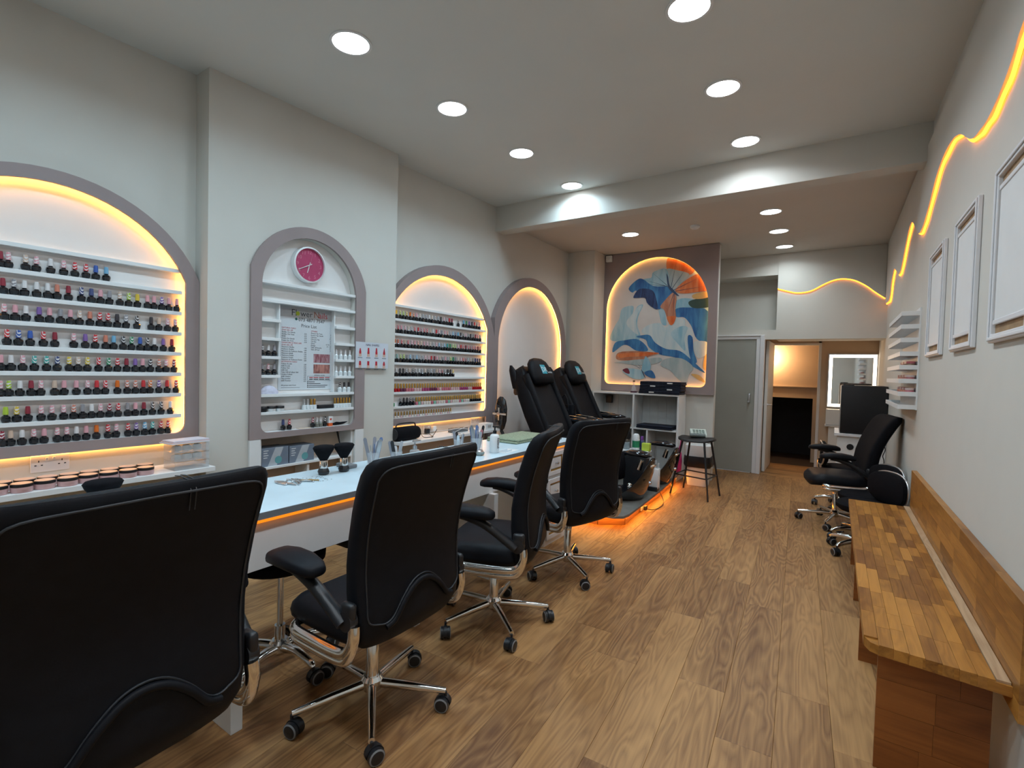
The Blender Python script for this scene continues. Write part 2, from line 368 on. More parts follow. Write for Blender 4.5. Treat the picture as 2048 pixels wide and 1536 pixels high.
for x, y, rear, n in SPOT:
    e = dl0 if first else clone(dl0); first = False
    e.location = (x, y, ZC2-.001 if rear else ZC(y)-.001)
    if not rear: e.rotation_euler = (math.atan(.0369), 0, 0)
    tag(e, 'round white ceiling downlight, '+n, 'ceiling light', 'ceiling downlights')
    l = lamp('downlight_light', 'AREA', DOWNLIGHT_W*(.55 if rear else (1 if x < -1.5 else 1.1)), DOWNLIGHT_B if rear else (DOWNLIGHT_C if x < -1.5 else DOWNLIGHT_R), e, (0, 0, -.012), .19)
    l.data.spread = math.radians(150)
sd = empty('smoke_detector', 'small white round smoke detector on the ceiling behind the beam', 'smoke detector', (-1.44, 6.0, ZC2))
MB().lathe([(.055, 0), (.055, -.018), (.04, -.034), (.012, -.036)], 24).build('body', M['white'], sd, smooth=40)
MB().lathe([(.016, -.036), (.012, -.042)], 16).build('sensor', M['white2'], sd, smooth=40)
# ================================================================= arched display niches on the left wall
def arch(y0, y1, z0, cy, cz, r, rc, n=28, k=5):
    """closed outline in (y, z): rounded foot corners, straight sides, round head (cut flat where the circle is wider)"""
    rc = max(rc, .0005)
    a0 = math.acos(min(1, (y1-cy)/r)) if y1 < cy+r else 0.0
    a1 = PI-math.acos(min(1, (cy-y0)/r)) if y0 > cy-r else PI
    P = [(y0+rc-rc*math.cos(a), z0+rc-rc*math.sin(a)) for a in [PI/2*i/k for i in range(k+1)]]
    P += [(y1-rc+rc*math.sin(a), z0+rc-rc*math.cos(a)) for a in [PI/2*i/k for i in range(k+1)]]
    return P+[(cy+r*math.cos(a0+(a1-a0)*i/n), cz+r*math.sin(a0+(a1-a0)*i/n)) for i in range(n+1)]
def niche(name, label, outer, inner, xf, xb, led=True, thick=.018, back=None):
    e = empty(name, label, 'display niche', (0, 0, 0))
    MB().ring(outer, inner, xf-thick, xf, 'x').build('surround', M['mauve'], e)
    if led:
        oy = sum(p[0] for p in outer)/len(outer); oz = sum(p[1] for p in outer)/len(outer)
        MB().ring(outer, [(oy+(y-oy)*.985, oz+(z-oz)*.985) for y, z in outer], XL+.001, xf-thick-.0002, 'x').build('leak_stop_rim', M['mauve'], e)  # rim added to stop strip light leaking past the board's outer edge
    if back: MB().prism(back, xb+.001, xb+.006, 'x').build('back_panel', M['niche'], e)
    if led:
        c = (sum(p[0] for p in inner)/len(inner), sum(p[1] for p in inner)/len(inner))
        pts = []
        for y, z in inner:
            d = math.hypot(y-c[0], z-c[1]); pts.append((xf-thick-.007, y+(y-c[0])/d*.010, z+(z-c[1])/d*.010))
        MB().tube(pts, .0045, 6, closed=True).build('led_strip', M['ledw'], e)
    return e
def shelf(e, y0, y1, z, xb, xf, th=.022, name='shelf'):
    return MB().box(xb, xf, y0, y1, z-th, z).build(name, M['white'], e, bevel=.0015)
XS = -3.300
n1 = niche('display_niche', 'large mauve arch with eight white shelves of black polish bottles at the left edge', arch(.12, 1.473, .93, .807, 1.647, .715, .001), arch(.20, 1.398, .985, .80, 1.65, .647, .055), XS, XL, back=arch(.14, 1.46, .95, .80, 1.65, .68, .01))
for z in (1.972, 1.844, 1.718, 1.595, 1.474, 1.351, 1.227, 1.10):
    hw = math.sqrt(max(.01, .66**2-max(0, z-1.65)**2)); shelf(n1, max(.19, .80-hw), min(1.385, .80+hw), z, XL+.006, XS-.020)
shelf(n1, .19, 1.39, .985, XL+.006, XS-.020, .012)
n3 = niche('display_niche', 'mauve arch behind the pier packed with rows of tiny polish bottles and glowing edges', arch(3.004, 4.62, .885, 3.776, 1.566, .875, .001), arch(3.012, 4.492, .95, 3.752, 1.522, .818, .05), XS, XL, back=arch(3.006, 4.6, .9, 3.76, 1.54, .84, .01))
for z in (1.986, 1.858, 1.725, 1.596, 1.461, 1.332, 1.191, 1.06):
    hw = math.sqrt(max(.01, .83**2-max(0, z-1.522)**2)); shelf(n3, max(3.004, 3.752-hw), min(4.475, 3.752+hw), z, XL+.006, XS-.020)
shelf(n3, 3.006, 4.48, .950, XL+.006, XS-.020, .012)
n4 = niche('display_niche', 'empty mauve arch with a glowing rim behind the pedicure chairs', arch(4.621, 6.415, 0, 5.486, 1.672, .933, .001), arch(4.70, 6.29, .02, 5.493, 1.695, .7985, .01), XS, XL, back=arch(4.64, 6.36, .01, 5.49, 1.69, .85, .01))
MB().box(XS-.018, XS, 4.492, 4.62, 0, .885).build('surround_leg', M['mauve'], n3)
n2 = niche('display_niche', 'tall mauve arch on the pier holding the pink clock and the price list', arch(1.73, 2.662, .912, 2.19, 1.92, .481, .001), arch(1.805, 2.57, .952, 2.186, 1.941, .3825, .055), XP+.020, -3.262, led=False, back=arch(1.806, 2.568, .93, 2.187, 1.941, .381, .01))
for z in (1.978, 1.853, 1.212, 1.091): shelf(n2, 1.806, 2.568, z, -3.256, -3.194, .02)
shelf(n2, 1.806, 2.568, .953, -3.256, -3.204, .012)
for z in (1.722, 1.595, 1.470, 1.342): shelf(n2, 1.806, 1.945, z, -3.256, -3.194, .02); shelf(n2, 2.392, 2.568, z-.003, -3.256, -3.194, .02)
MB().box(-3.256, -3.215, 1.942, 1.95, 1.345, 1.835).build('divider', M['white'], n2); MB().box(-3.256, -3.215, 2.388, 2.396, 1.215, 1.835).build('divider', M['white'], n2)
# posts and cubby under the pier niche
cu = empty('wall_cubby', 'white open cubby under the pier niche holding two blue grey boxes', 'shelf')
for y0, y1 in ((1.732, 1.806), (2.578, 2.662)): MB().box(XP+.0005, XP+.019, y0, y1, 0, .911).build('post', M['white'], cu, bevel=.001)
for y0 in (1.8065, 2.5525): MB().box(-3.352, XP, y0, y0+.0155, 0, .91).build('side_panel', M['white'], cu)
MB().box(-3.358, -3.352, 1.8065, 2.568, 0, .928).build('back_panel', mat('bare board', (.60, .47, .36), .7), cu)
MB().box(-3.352, XP+.016, 1.823, 2.552, .700, .716).build('shelf', M['white'], cu, bevel=.001)
MB().box(-3.352, XP, 2.165, 2.185, 0, .700).build('divider', M['white'], cu)
UND = glow('shelf underside strip light', (1, .43, .085), 24*LED_GAIN)
MB().tube([(XL+.012, .16, .9265), (XL+.012, 1.46, .9265)], .003, 6).build('underside_led', UND, n1)
MB().tube([(XL+.012, 3.02, .8823), (XL+.012, 4.48, .8823)], .0024, 6).build('underside_led', UND, n3)
# ---------------------------------------------------------------- polish bottles
CAPC = dict(m=('maroon', (.28, .03, .05)), p=('pink', (.72, .36, .40)), e=('beige', (.62, .46, .36)), w=('white', (.72, .70, .70)), r=('red', (.60, .04, .05)),
            b=('blue', (.05, .12, .42)), a=('sky blue', (.18, .42, .62)), s=('grey', (.30, .29, .31)), c=('coral', (.62, .22, .15)), n=('navy', (.06, .08, .2)),
            l=('lime', (.42, .58, .06)), y=('yellow', (.70, .50, .06)), u=('purple', (.22, .12, .36)), k=('black', (.05, .045, .05)), g=('green', (.03, .25, .11)),
            t=('teal', (.06, .38, .34)), o=('orange', (.72, .16, .02)), d=('gold', (.40, .24, .05)), v=('silver', (.5, .5, .5)))
def capmat(k):
    key = 'cap_'+k
    if key in M: return M[key]
    nm, c = CAPC[k]; m, nt, b = _nt(nm+' printed cap'); L = nt.links
    if k in 'd': b.inputs['Metallic'].default_value = .85; b.inputs['Roughness'].default_value = .3; b.inputs['Base Color'].default_value = (.55, .34, .09, 1); M[key] = m; return m
    tc = N(nt, 'ShaderNodeTexCoord'); oi = N(nt, 'ShaderNodeObjectInfo')
    wv = N(nt, 'ShaderNodeTexWave'); wv.inputs['Scale'].default_value = 34; wv.inputs['Distortion'].default_value = 5; wv.inputs['Detail Scale'].default_value = 2.2
    mp = N(nt, 'ShaderNodeMapping'); mp.inputs['Rotation'].default_value = (.6, .5, .3); L.new(tc.outputs['Object'], mp.inputs['Vector']); L.new(mp.outputs[0], wv.inputs['Vector'])
    gt = N(nt, 'ShaderNodeMath', operation='GREATER_THAN'); gt.inputs[1].default_value = .68; L.new(wv.outputs['Fac'], gt.inputs[0])
    g2 = N(nt, 'ShaderNodeMath', operation='GREATER_THAN'); g2.inputs[1].default_value = .45; L.new(oi.outputs['Random'], g2.inputs[0])
    mu = N(nt, 'ShaderNodeMath', operation='MULTIPLY'); L.new(gt.outputs[0], mu.inputs[0]); L.new(g2.outputs[0], mu.inputs[1])
    mx = N(nt, 'ShaderNodeMix', data_type='RGBA'); mx.inputs['A'].default_value = tuple(c)+(1,); mx.inputs['B'].default_value = (.75, .72, .72, 1)
    L.new(mu.outputs[0], mx.inputs['Factor']); L.new(mx.outputs['Result'], b.inputs['Base Color']); b.inputs['Roughness'].default_value = .35
    M[key] = m; return m
BODY = {}
def bottle_meshes(kind):
    if kind in BODY: return BODY[kind]
    if kind == 'gel':      # squat flared dark bottle, tall cap
        body = MB().lathe([(.0135, 0), (.015, .002), (.0185, .022), (.0175, .029), (.009, .036), (.0085, .040)], 10).mesh('bottle_body', M['gloss'], 30)
        cap = MB().lathe([(.0105, .0395), (.0100, .060), (.0085, .0755), (.006, .077)], 10).mesh('bottle_cap', M['white'], 35)
        lab = MB().lathe([(.0162, .007), (.0186, .0212)], 10, cap=False).mesh('bottle_label', M['thread'], 30)
    elif kind == 'slim':   # square shouldered dark bottle
        body = MB().lathe([(.0150, 0), (.0160, .002), (.0160, .030), (.009, .038), (.0085, .040)], 8).mesh('bottle_body', M['gloss'], 30)
        cap = MB().lathe([(.0088, .0395), (.0084, .074), (.006, .076)], 8).mesh('bottle_cap', M['white'], 35); lab = None
    elif kind == 'gold':   # clear square bottle of colour, long gold cap
        body = MB().rbox(-.013, .013, -.013, .013, 0, .032, .003, 1).mesh('bottle_body', M['white'], 40)
        cap = MB().lathe([(.0085, .0315), (.0085, .074), (.007, .076)], 8).mesh('bottle_cap', M['white'], 35); lab = None
    elif kind == 'small':
        body = MB().lathe([(.010, 0), (.011, .002), (.011, .016), (.006, .022)], 8).mesh('bottle_body', M['white'], 40)
        cap = MB().lathe([(.0068, .0215), (.006, .056), (.004, .058)], 8).mesh('bottle_cap', M['white'], 35); lab = None
    BODY[kind] = (body, cap, lab); return BODY[kind]
def slot(o, m): o.material_slots[0].link = 'OBJECT'; o.material_slots[0].material = m
def bottle(kind, loc, capm, bodym, label, group, rz=0):
    bd, cp, lb = bottle_meshes(kind); nm = dict(gel='gel_polish_bottle', slim='slim_polish_bottle', gold='square_polish_bottle', small='tiny_polish_bottle')[kind]
    o = bpy.data.objects.new(nm, bd); COL.objects.link(o); o.location = loc; o.rotation_euler = (0, 0, rz)
    if bodym: slot(o, bodym)
    c = bpy.data.objects.new('cap', cp); COL.objects.link(c); c.parent = o; slot(c, capm)
    tag(o, label, dict(gel='gel bottle', slim='polish bottle', gold='nail varnish', small='oil bottle')[kind], group); return o
ORD = ['first', 'second', 'third', 'fourth', 'fifth', 'sixth', 'seventh', 'eighth', 'ninth', 'tenth']
def nth(i): return ORD[i-1] if i <= 10 else '%d%s' % (i, {1: 'st', 2: 'nd', 3: 'rd'}.get(i % 10 if i % 100 not in (11, 12, 13) else 0, 'th'))
N1ROWS = [
    (1.844, [0.613, 0.64, 0.7, 0.739, 0.792, 0.842, 0.887, 0.932, 0.974, 1.019], 'mpepwprrba'),
    (1.718, [0.621, 0.659, 0.696, 0.74, 0.781, 0.817, 0.861, 0.913, 0.955, 0.994, 1.033, 1.08, 1.121, 1.162, 1.211, 1.244, 1.283, 1.321, 1.364], 'mswwwcmnnpselyppupp'),
    (1.595, [0.625, 0.663, 0.701, 0.749, 0.788, 0.83, 0.869, 0.906, 0.949, 0.991, 1.027, 1.068, 1.109, 1.16, 1.23, 1.269, 1.314, 1.356], 'ppwupspecrrkskkepp'),
    (1.474, [0.634, 0.674, 0.716, 0.764, 0.808, 0.882, 0.93, 0.972, 1.017, 1.053, 1.096, 1.135, 1.176, 1.211, 1.247, 1.293, 1.338], 'rbbrmpurcakgbkwum'),
    (1.351, [0.613, 0.648, 0.689, 0.731, 0.776, 0.817, 0.864, 0.9, 0.939, 0.986, 1.03, 1.07, 1.112, 1.153, 1.189, 1.227, 1.271, 1.308, 1.35], 'pwpttnyeyrgrmupkcpm'),
    (1.227, [0.611, 0.64, 0.679, 0.719, 0.755, 0.807, 0.844, 0.893, 0.939, 0.979, 1.016, 1.07, 1.115, 1.154, 1.193, 1.226, 1.271, 1.314, 1.362], 'plwmpeppprroccrourr'),
    (1.1, [0.629, 0.667, 0.707, 0.756, 0.797, 0.842, 0.882, 0.919, 0.957, 0.995, 1.034, 1.074, 1.118, 1.155, 1.196, 1.239, 1.283, 1.332], 'lympppcswpmrspmkkw'),
    (0.985, [0.616, 0.646, 0.686, 0.728, 0.767, 0.817, 0.855, 0.894, 0.934, 0.978, 1.028, 1.066, 1.12, 1.159, 1.201, 1.239, 1.282, 1.32], 'mewppppwporpruatrr'),
]
for ri, (z, ys, cs) in enumerate(N1ROWS):
    n = len(ys)
    for i, (y, c) in enumerate(zip(ys, cs)):
        o = bottle('gel', (-3.336, y, z), capmat(c), None, 'black polish bottle, %s cap, %s from right, %s bottle row of largest arch' % (CAPC[c][0], nth(n-i), ORD[ri]), 'black bottles in the largest arch', RND.uniform(-.5, .5))
        l = bpy.data.objects.new('label', bottle_meshes('gel')[2]); COL.objects.link(l); l.parent = o
def steps(a, b, s): n = max(1, round((b-a)/s)); return [a+(b-a)*i/n for i in range(n+1)]
N3ROWS = [(1.858, steps(3.094, 3.907, .043)+[4.008]+steps(4.099, 4.375, .043), 'ryllyoo'+'pesswesskpsrm'+'kagukrkrr'),
          (1.725, steps(3.074, 4.394, .042), 'kcrppesrrmrrewrpspcsanakkpkkkmrkm'),
          (1.596, steps(3.078, 4.400, .042), 'eocrerppceppespasatgllprrmrmrrmrm'),
          (1.461, steps(3.072, 4.398, .042), 'rttllsasasspprmpespslgseprmseknnk'),
          (1.332, steps(3.066, 3.944, .042), 'yswkksekswsekssepmskk')]
POLISH = [flat('polish '+n, c, .2) for n, c in (('rose', (.55, .16, .20)), ('plum', (.16, .03, .07)), ('pale pink', (.66, .42, .42)), ('crimson', (.45, .01, .02)), ('milky', (.70, .62, .56)), ('berry', (.35, .05, .14)), ('mint', (.25, .5, .38)))]
for ri, (z, ys, cs) in enumerate(N3ROWS):
    n = len(ys)
    for i, y in enumerate(ys):
        c = cs[i % len(cs)]
        bottle('slim', (-3.337, y+RND.uniform(-.003, .003), z), capmat(c), None, 'dark bottle, %s cap, %s from right, %s row of arch behind the pier' % (CAPC[c][0], nth(n-i), ORD[ri]), 'dark bottles in the arch behind the pier', RND.uniform(-.3, .3))
ys = steps(3.067, 4.419, .0355)
for i, y in enumerate(ys):
    bm_ = POLISH[3] if i < 4 or i > len(ys)-6 else POLISH[(5, 1, 0, 2)[i//3 % 4] if i < 19 else (2, 0, 2, 5)[i//4 % 4]]
    bottle('gold', (-3.336, y, 1.191), capmat('d'), bm_, 'gold capped bottle, %s, %s from right, sixth row of arch behind pier' % (bm_.name.replace('polish ', ''), nth(len(ys)-i)), 'gold capped bottles in the arch behind the pier')
seven = [(3.072, 'r', 'g'), (3.112, 'r', 'g')]+[(y, 'k', 'k') for y in steps(3.205, 3.37, .04)]+[(y, 'd', 'x') for y in steps(3.41, 4.417, .036)]
for i, (y, c, k) in enumerate(seven):
    bm_ = M['gloss'] if k == 'k' else (flat('green glass', (.02, .26, .07), .2) if k == 'g' else (POLISH[(4, 0, 6, 2, 4, 4)[i % 6]] if i < 30 else M['gloss']))
    bottle('gold' if k != 'k' else 'slim', (-3.336, y, 1.06), capmat(c), bm_, '%s capped bottle, %s from right, seventh row of arch behind pier' % (CAPC[c][0], nth(len(seven)-i)), 'mixed bottles in the arch behind the pier')
ys = steps(3.073, 3.916, .0365)
for i, y in enumerate(ys):
    bottle('small', (-3.337, y, .950), capmat('d'), POLISH[(4, 2, 4)[i % 3]], 'tiny gold capped bottle, %s from right, bottom row of arch behind pier' % nth(len(ys)-i), 'tiny bottles in the arch behind the pier')
# bottles and small goods in the pier niche
XN = -3.226
def sb(kind, y, z, c, body, lab, grp='bottles in the pier niche', x=XN): return bottle(kind, (x, y, z), capmat(c), body, lab, grp)
WG = mat('white lacquer bottle', (.72, .76, .77), .25)
for r, z in enumerate((1.470, 1.342)):
    for i, (y, c) in enumerate(((1.832, 's'), (1.874, 'p' if r else 'w'), (1.917, 's'))):
        sb('gel', y, z, c, None, 'black polish bottle, %s of three on the %s left ledge beside the price list' % (ORD[i], 'lower' if r else 'upper'))
for r, z in enumerate((1.467, 1.339)):
    for i in range(4): sb('slim', 2.418+i*.042, z, 'w', WG, 'white bottle, %s of four on the %s right ledge beside the price list' % (ORD[i], 'lower' if r else 'upper'))
for i in range(3): sb('slim', 2.455+i*.042, 1.212, 'k', WG, 'white bottle with black cap, %s of three beside the price list foot' % ORD[i])
for i, y in enumerate((2.15, 2.178, 2.206, 2.234)): sb('gold', y, 1.091, 'v' if i < 2 else 'd', WG, 'white bottle with metal cap, %s of four mid shelf of pier niche' % ORD[i])
for i in range(6): sb('gold', 2.412+i*.027, 1.091, 'd', WG, 'pale bottle with gold cap, %s of six at right of pier niche' % ORD[i])
sb('gel', 1.988, .953, 'n', None, 'black bottle with navy cap on the bottom shelf of the pier niche')
sb('gel', 2.035, .953, 'r', None, 'black bottle with red cap on the bottom shelf of the pier niche')
sb('gel', 2.222, .953, 'm', None, 'black bottle with maroon cap near the middle of the pier niche floor')
sb('slim', 2.258, .953, 'w', flat('grey varnish', (.2, .2, .17), .2), 'left of two slim white capped bottles on pier niche floor')
sb('slim', 2.289, .953, 'w', flat('grey varnish', (.2, .2, .17), .2), 'right of two slim white capped bottles on pier niche floor')
sb('gel', 2.325, .953, 'k', None, 'black capped bottle beside the orange and white carton in pier niche')
# ================================================================= wavy boards with strip light
def wave_board(name, pts, plane, thick, zt, ax, label):
    sp = spline(pts, 8); P = sp+[(sp[-1][0], zt(sp[-1][0])), (sp[0][0], zt(sp[0][0]))]
    n = len(P); e = empty(name, label, 'wall panel')
    b = MB(); s = (-1 if thick > 0 else 1)
    def m(u, z, d): return (plane-d, u, z) if ax == 'x' else (u, plane-d, z)
    b.add([m(u, z, 0) for u, z in P]+[m(u, z, thick) for u, z in P], [tuple(range(n)), tuple(range(2*n-1, n-1, -1))]+[(i, i+n, (i+1) % n+n, (i+1) % n) for i in range(n)])
    b.build('board', M['wall'], e)
    r = random.Random(5)
    MB().tube([m(u, z-.004-.009*math.sin(i*.37)**2*(ax == 'x'), .010) for i, (u, z) in enumerate(sp)], .0075, 6).build('led_strip', M['led'], e)
    return e
wr = [(-1.6, 2.62), (-.9, 2.52), (-.1, 2.66), (.6, 2.77), (1.3, 2.62), (1.75, 2.56), (2.1, 2.64), (2.30, 2.70), (2.45, 2.672), (2.60, 2.595), (2.82, 2.548), (3.0, 2.552), (3.2, 2.59), (3.5, 2.735), (3.79, 2.795), (4.15, 2.775), (4.51, 2.64), (4.75, 2.568), (4.98, 2.574), (5.22, 2.69), (5.48, 2.79), (5.76, 2.727), (6.13, 2.535), (6.30, 2.50), (6.43, 2.512), (6.70, 2.60), (6.92, 2.651), (7.15, 2.56), (7.35, 2.382), (7.9, 2.40)]
wave_board('wave_panel', wr, XR-.0005, .026, lambda y: (ZC(y)-.002 if y < 4.67 else ZC2-.001), 'x', 'raised cream wall panel with a wavy glowing lower edge along the right wall')
wb = [(-.731, 2.679), (-.603, 2.636), (-.483, 2.606), (-.328, 2.622), (-.18, 2.70), (-.07, 2.747), (.039, 2.758), (.165, 2.728), (.29, 2.649), (.397, 2.553), (.498, 2.47)]
wave_board('wave_panel', wb, YB-.0005, .02, lambda x: ZC2-.001, 'y', 'raised cream panel with a wavy glowing edge above the rear opening')
# ================================================================= empty white frames on the right wall
TANB = mat('raw timber backing', (.33, .21, .11), .6, var=.2, scale=20)
def wall_frame(y0, y1, label):
    z0, z1 = 1.577, 2.266; e = empty('picture_frame', label, 'picture frame', (XR, (y0+y1)/2, 0), 0, 'white frames on the right wall')
    h = (y1-y0)/2
    def rc(a, c): return [(-h+a, z0+c), (h-a, z0+c), (h-a, z1-c), (-h+a, z1-c)]
    MB().ring(rc(0, 0), rc(.034, .034), -.019, -.0005, 'x').build('moulding', M['white2'], e, bevel=.004)
    MB().ring(rc(.008, .008), rc(.022, .022), -.025, -.019, 'x').build('bead', M['white2'], e, bevel=.003)
    MB().box(-.004, -.001, -h+.033, h-.033, z0+.033, z1-.033).build('backing', TANB, e)
    MB().box(-.011, -.0045, -h+.045, h-.045, z0+.085, z1-.085).build('panel', M['white'], e, bevel=.002)
    for zz in (z0+.07, z1-.09): MB().box(-.015, -.0045, -h+.04, h-.04, zz, zz+.02).build('rail', M['white2'], e, bevel=.003)
wall_frame(3.835, 4.355, 'empty white frame farthest along the right wall, next to the shelf rack')
wall_frame(3.015, 3.508, 'empty white frame, middle one of three on the right wall')
wall_frame(2.22, 2.718, 'empty white frame cropped by the right edge of the picture')
# ================================================================= wooden bench
BW = wood('butcher block stave', (.15, .050, .009), (.53, .235, .046), scale=2.2, rough=.36, per_obj=.32, ring=6, stretch=6, contrast=.8, spec=.4)
BW2 = wood('red brown board', (.13, .036, .009), (.33, .112, .027), scale=1.5, rough=.4, per_obj=.2, ring=5, stretch=6, contrast=.8)
PALE = wood('pale timber strip', (.36, .22, .12), (.58, .40, .24), scale=1.5, rough=.5, per_obj=.1)
bench = empty('wooden_bench', 'long butcher block waiting bench with backboard against the right wall', 'bench', (.31, 3.38, 0))
BX, BY = .31, 3.38
def stave(name, c, sz, m, parent, rz=PI/2, top=None):
    """block with grain along its local x; c in world"""
    l, w_, h = sz; g = .0005
    o = MB().box(-l/2+g, l/2-g, -w_/2+g, w_/2-g, -h/2+g, h/2-g).build(name, m, parent)
    o.location = (c[0]-BX, c[1]-BY, c[2]); o.rotation_euler = (0, 0, rz); return o
top = MB().prism([(.125-BX, 2.20-BY), (.14-BX, 2.165-BY), (.17-BX, 2.15-BY), (.495-BX, 2.11-BY), (.495-BX, 4.625-BY), (.125-BX, 4.625-BY)], .446, .479).build('seat_board', BW, bench)
r = random.Random(11)
for k in range(8):
    x = .122+.042*(k+.5); y = 2.15-.04*k*.12+(.05 if k == 0 else 0); y_end = 4.63
    while y < y_end-.03:
        l = min(r.uniform(.14, .36), y_end-y)
        if y_end-y-l < .08: l = y_end-y
        stave('stave', (x, y+l/2, .466), (l, .042, .0385), BW, top); y += l
stave('edge_strip', (.477, 3.38, .467), (2.52, .034, .040), PALE, bench)
bb = MB().box(.4975-BX, .5235-BX, 2.06-BY, 4.625-BY, .40, .756).build('backboard', BW, bench)
for k in range(6):
    z = .4+.06*(k+.5); y = 2.05
    while y < 4.6:
        l = min(r.uniform(.25, .6), 4.63-y)
        if 4.63-y-l < .1: l = 4.63-y
        stave('stave', (.5102, y+l/2, z), (l, .031, .06), BW, bb); y += l
ep = MB().box(.172-BX, .47-BX, 2.222-BY, 2.240-BY, 0, .445).build('end_panel', BW2, bench)
for k in range(4):
    x = .168; zz = .445*k/4
    while x < .46:
        l = min(r.uniform(.12, .3), .475-x)
        if .475-x-l < .05: l = .475-x
        o = stave('board', (x+l/2, 2.228, zz+.0556), (l, .018, .1112), BW2, ep, 0); x += l
for y in (3.02, 3.82, 4.55): MB().box(.150-BX, .49-BX, y-BY, y+.02-BY, 0, .445).build('leg_panel', BW2, bench)
# ================================================================= white rack on the right wall
rack = empty('wall_rack', 'white rack of narrow trays on the right wall holding pink pots', 'rack', (XR, 4.80, 0))
MB().box(-.010, -.0005, 0, 1.06, 1.195, 1.975).build('back_plate', M['white'], rack)
ZT = [1.915, 1.815, 1.712, 1.607, 1.503, 1.398, 1.298, 1.198]
for i, z in enumerate(ZT):
    t = MB().box(-.115, -.010, .004, 1.055, z, z+.006).build('tray', M['white'], rack)
    MB().box(-.118, -.112, .004, 1.055, z, z+.034).build('front_lip', M['white'], t); MB().box(-.118, -.010, 0, .006, z, z+.034).build('end_lip', M['white'], t); MB().box(-.118, -.010, 1.052, 1.058, z, z+.034).build('end_lip', M['white'], t)
POT = MB().lathe([(.026, 0), (.028, .003), (.028, .036), (.025, .040)], 14).mesh('pot_body', None, 40); POTL = MB().lathe([(.029, .040), (.029, .056), (.026, .058)], 14).mesh('pot_lid', None, 40)
for me in (POT, POTL): me.materials.append(M['white'])
def pot(loc, bmat, lmat, label, grp):
    o = bpy.data.objects.new('cosmetic_pot', POT); COL.objects.link(o); o.location = loc; slot(o, bmat)
    l = bpy.data.objects.new('lid', POTL); COL.objects.link(l); l.parent = o; slot(l, lmat); tag(o, label, 'pot', grp); return o
PK = [flat('pink powder', (.62, .16, .20), .3), flat('dusty rose', (.45, .12, .14), .3), flat('pale lid', (.72, .55, .52), .35), flat('brown pot', (.28, .19, .12), .4)]
for ri, (zi, n) in enumerate(((4, 7), (5, 10), (6, 10))):
    for i in range(n):
        pot((XR-.046, 4.845+i*.064, ZT[zi]+.0065), PK[3] if ri == 0 and i < 4 else PK[(i+ri) % 2], PK[2] if (i+ri) % 3 else PK[1], '%s pot, %s from the near end on the %s filled tray of the rack' % ('brown' if ri == 0 and i < 4 else 'pink', nth(i+1), ('upper', 'middle', 'lower')[ri]), 'pots on the wall rack')
# ================================================================= rear: mirror, vanity, cabinet, black appliance
mi = empty('lighted_mirror', 'square mirror with a glowing white border on the alcove wall', 'mirror', (.225, YA-.03, 1.385))
MB().box(-.325, .30, .004, .029, -.415, .415).build('housing', M['blackp'], mi)
def rr(w0, w1, h0, h1): return [(w0, h0), (w1, h0), (w1, h1), (w0, h1)]
MB().ring(rr(-.310, .285, -.40, .40), rr(-.268, .243, -.358, .358), -.004, .004, 'y').build('light_border', glow('mirror light border', (1, .80, .60), 8), mi)
MB().prism(rr(-.268, .243, -.358, .358), -.003, .004, 'y').build('glass', mat('mirror silver', (.85, .87, .86), .03, metal=1, var=0), mi)
MB().ring(rr(-.325, .30, -.415, .415), rr(-.310, .285, -.40, .40), -.006, .004, 'y').build('rim', M['silver'], mi)
va = empty('vanity_unit', 'white stepped wall unit under the lighted mirror', 'cabinet', (.2, YA-.005, 0))
MB().box(-.30, .32, -.26, 0, .715, .950).build('upper_box', M['white'], va, bevel=.003)
MB().box(-.31, .32, -.28, 0, .690, .712).build('counter', M['white2'], va, bevel=.003)
MB().box(-.26, .32, -.24, 0, 0, .688).build('base', M['white'], va, bevel=.003)
cab = empty('white_cabinet', 'white cabinet with a round black cable hole in the rear right corner', 'cabinet', (.27, 7.5, 0))
MB().box(-.225, .254, -.34, .40, 0, .725).build('body', M['white'], cab, bevel=.002)
MB().box(-.255, .255, -.38, .40, .727, .760).build('worktop', M['white2'], cab, bevel=.003)
MB().lathe([(.036, -.346), (.036, -.3402)], 24, (-.09, 0, .60), 'y').build('cable_hole', M['blackp'], cab, smooth=40)
ap = empty('black_appliance', 'large black box with a grey left side standing on the white cabinet', 'appliance', (.285, 7.5, .762))
MB().rbox(-.215, .235, -.36, .34, .004, .578, .008).build('casing', mat('matt black casing', (.006, .006, .008), .45), ap, smooth=40)
MB().box(-.222, -.2155, -.358, .33, .01, .572).build('side_panel', M['silver'], ap)
MB().rbox(-.20, -.09, -.30, -.05, .579, .592, .004).build('top_pad', M['blackp'], ap, smooth=40)
tag(MB().tube(spline([(.505, 6.98, .86), (.50, 6.97, .76), (.49, 6.98, .70), (.505, 6.99, .62), (.485, 6.98, .55), (.50, 6.99, .48), (.49, 7.0, .30), (.50, 7.0, .006)], 6), .005, 6).build('power_cord', M['blackp'], smooth=60), 'black curly cord hanging down the right wall beside the cabinet', 'cord')
al = empty('alarm_sensor', 'small white alarm box at the top left corner of the painting', 'sensor', (-2.865, 6.9045, 3.10))
MB().rbox(-.045, .045, -.045, .0, -.045, .045, .008).build('body', M['white'], al, smooth=40); MB().lathe([(.02, -.050), (.02, -.045)], 14, (0, 0, 0), 'y').build('button', M['white2'], al, smooth=40)
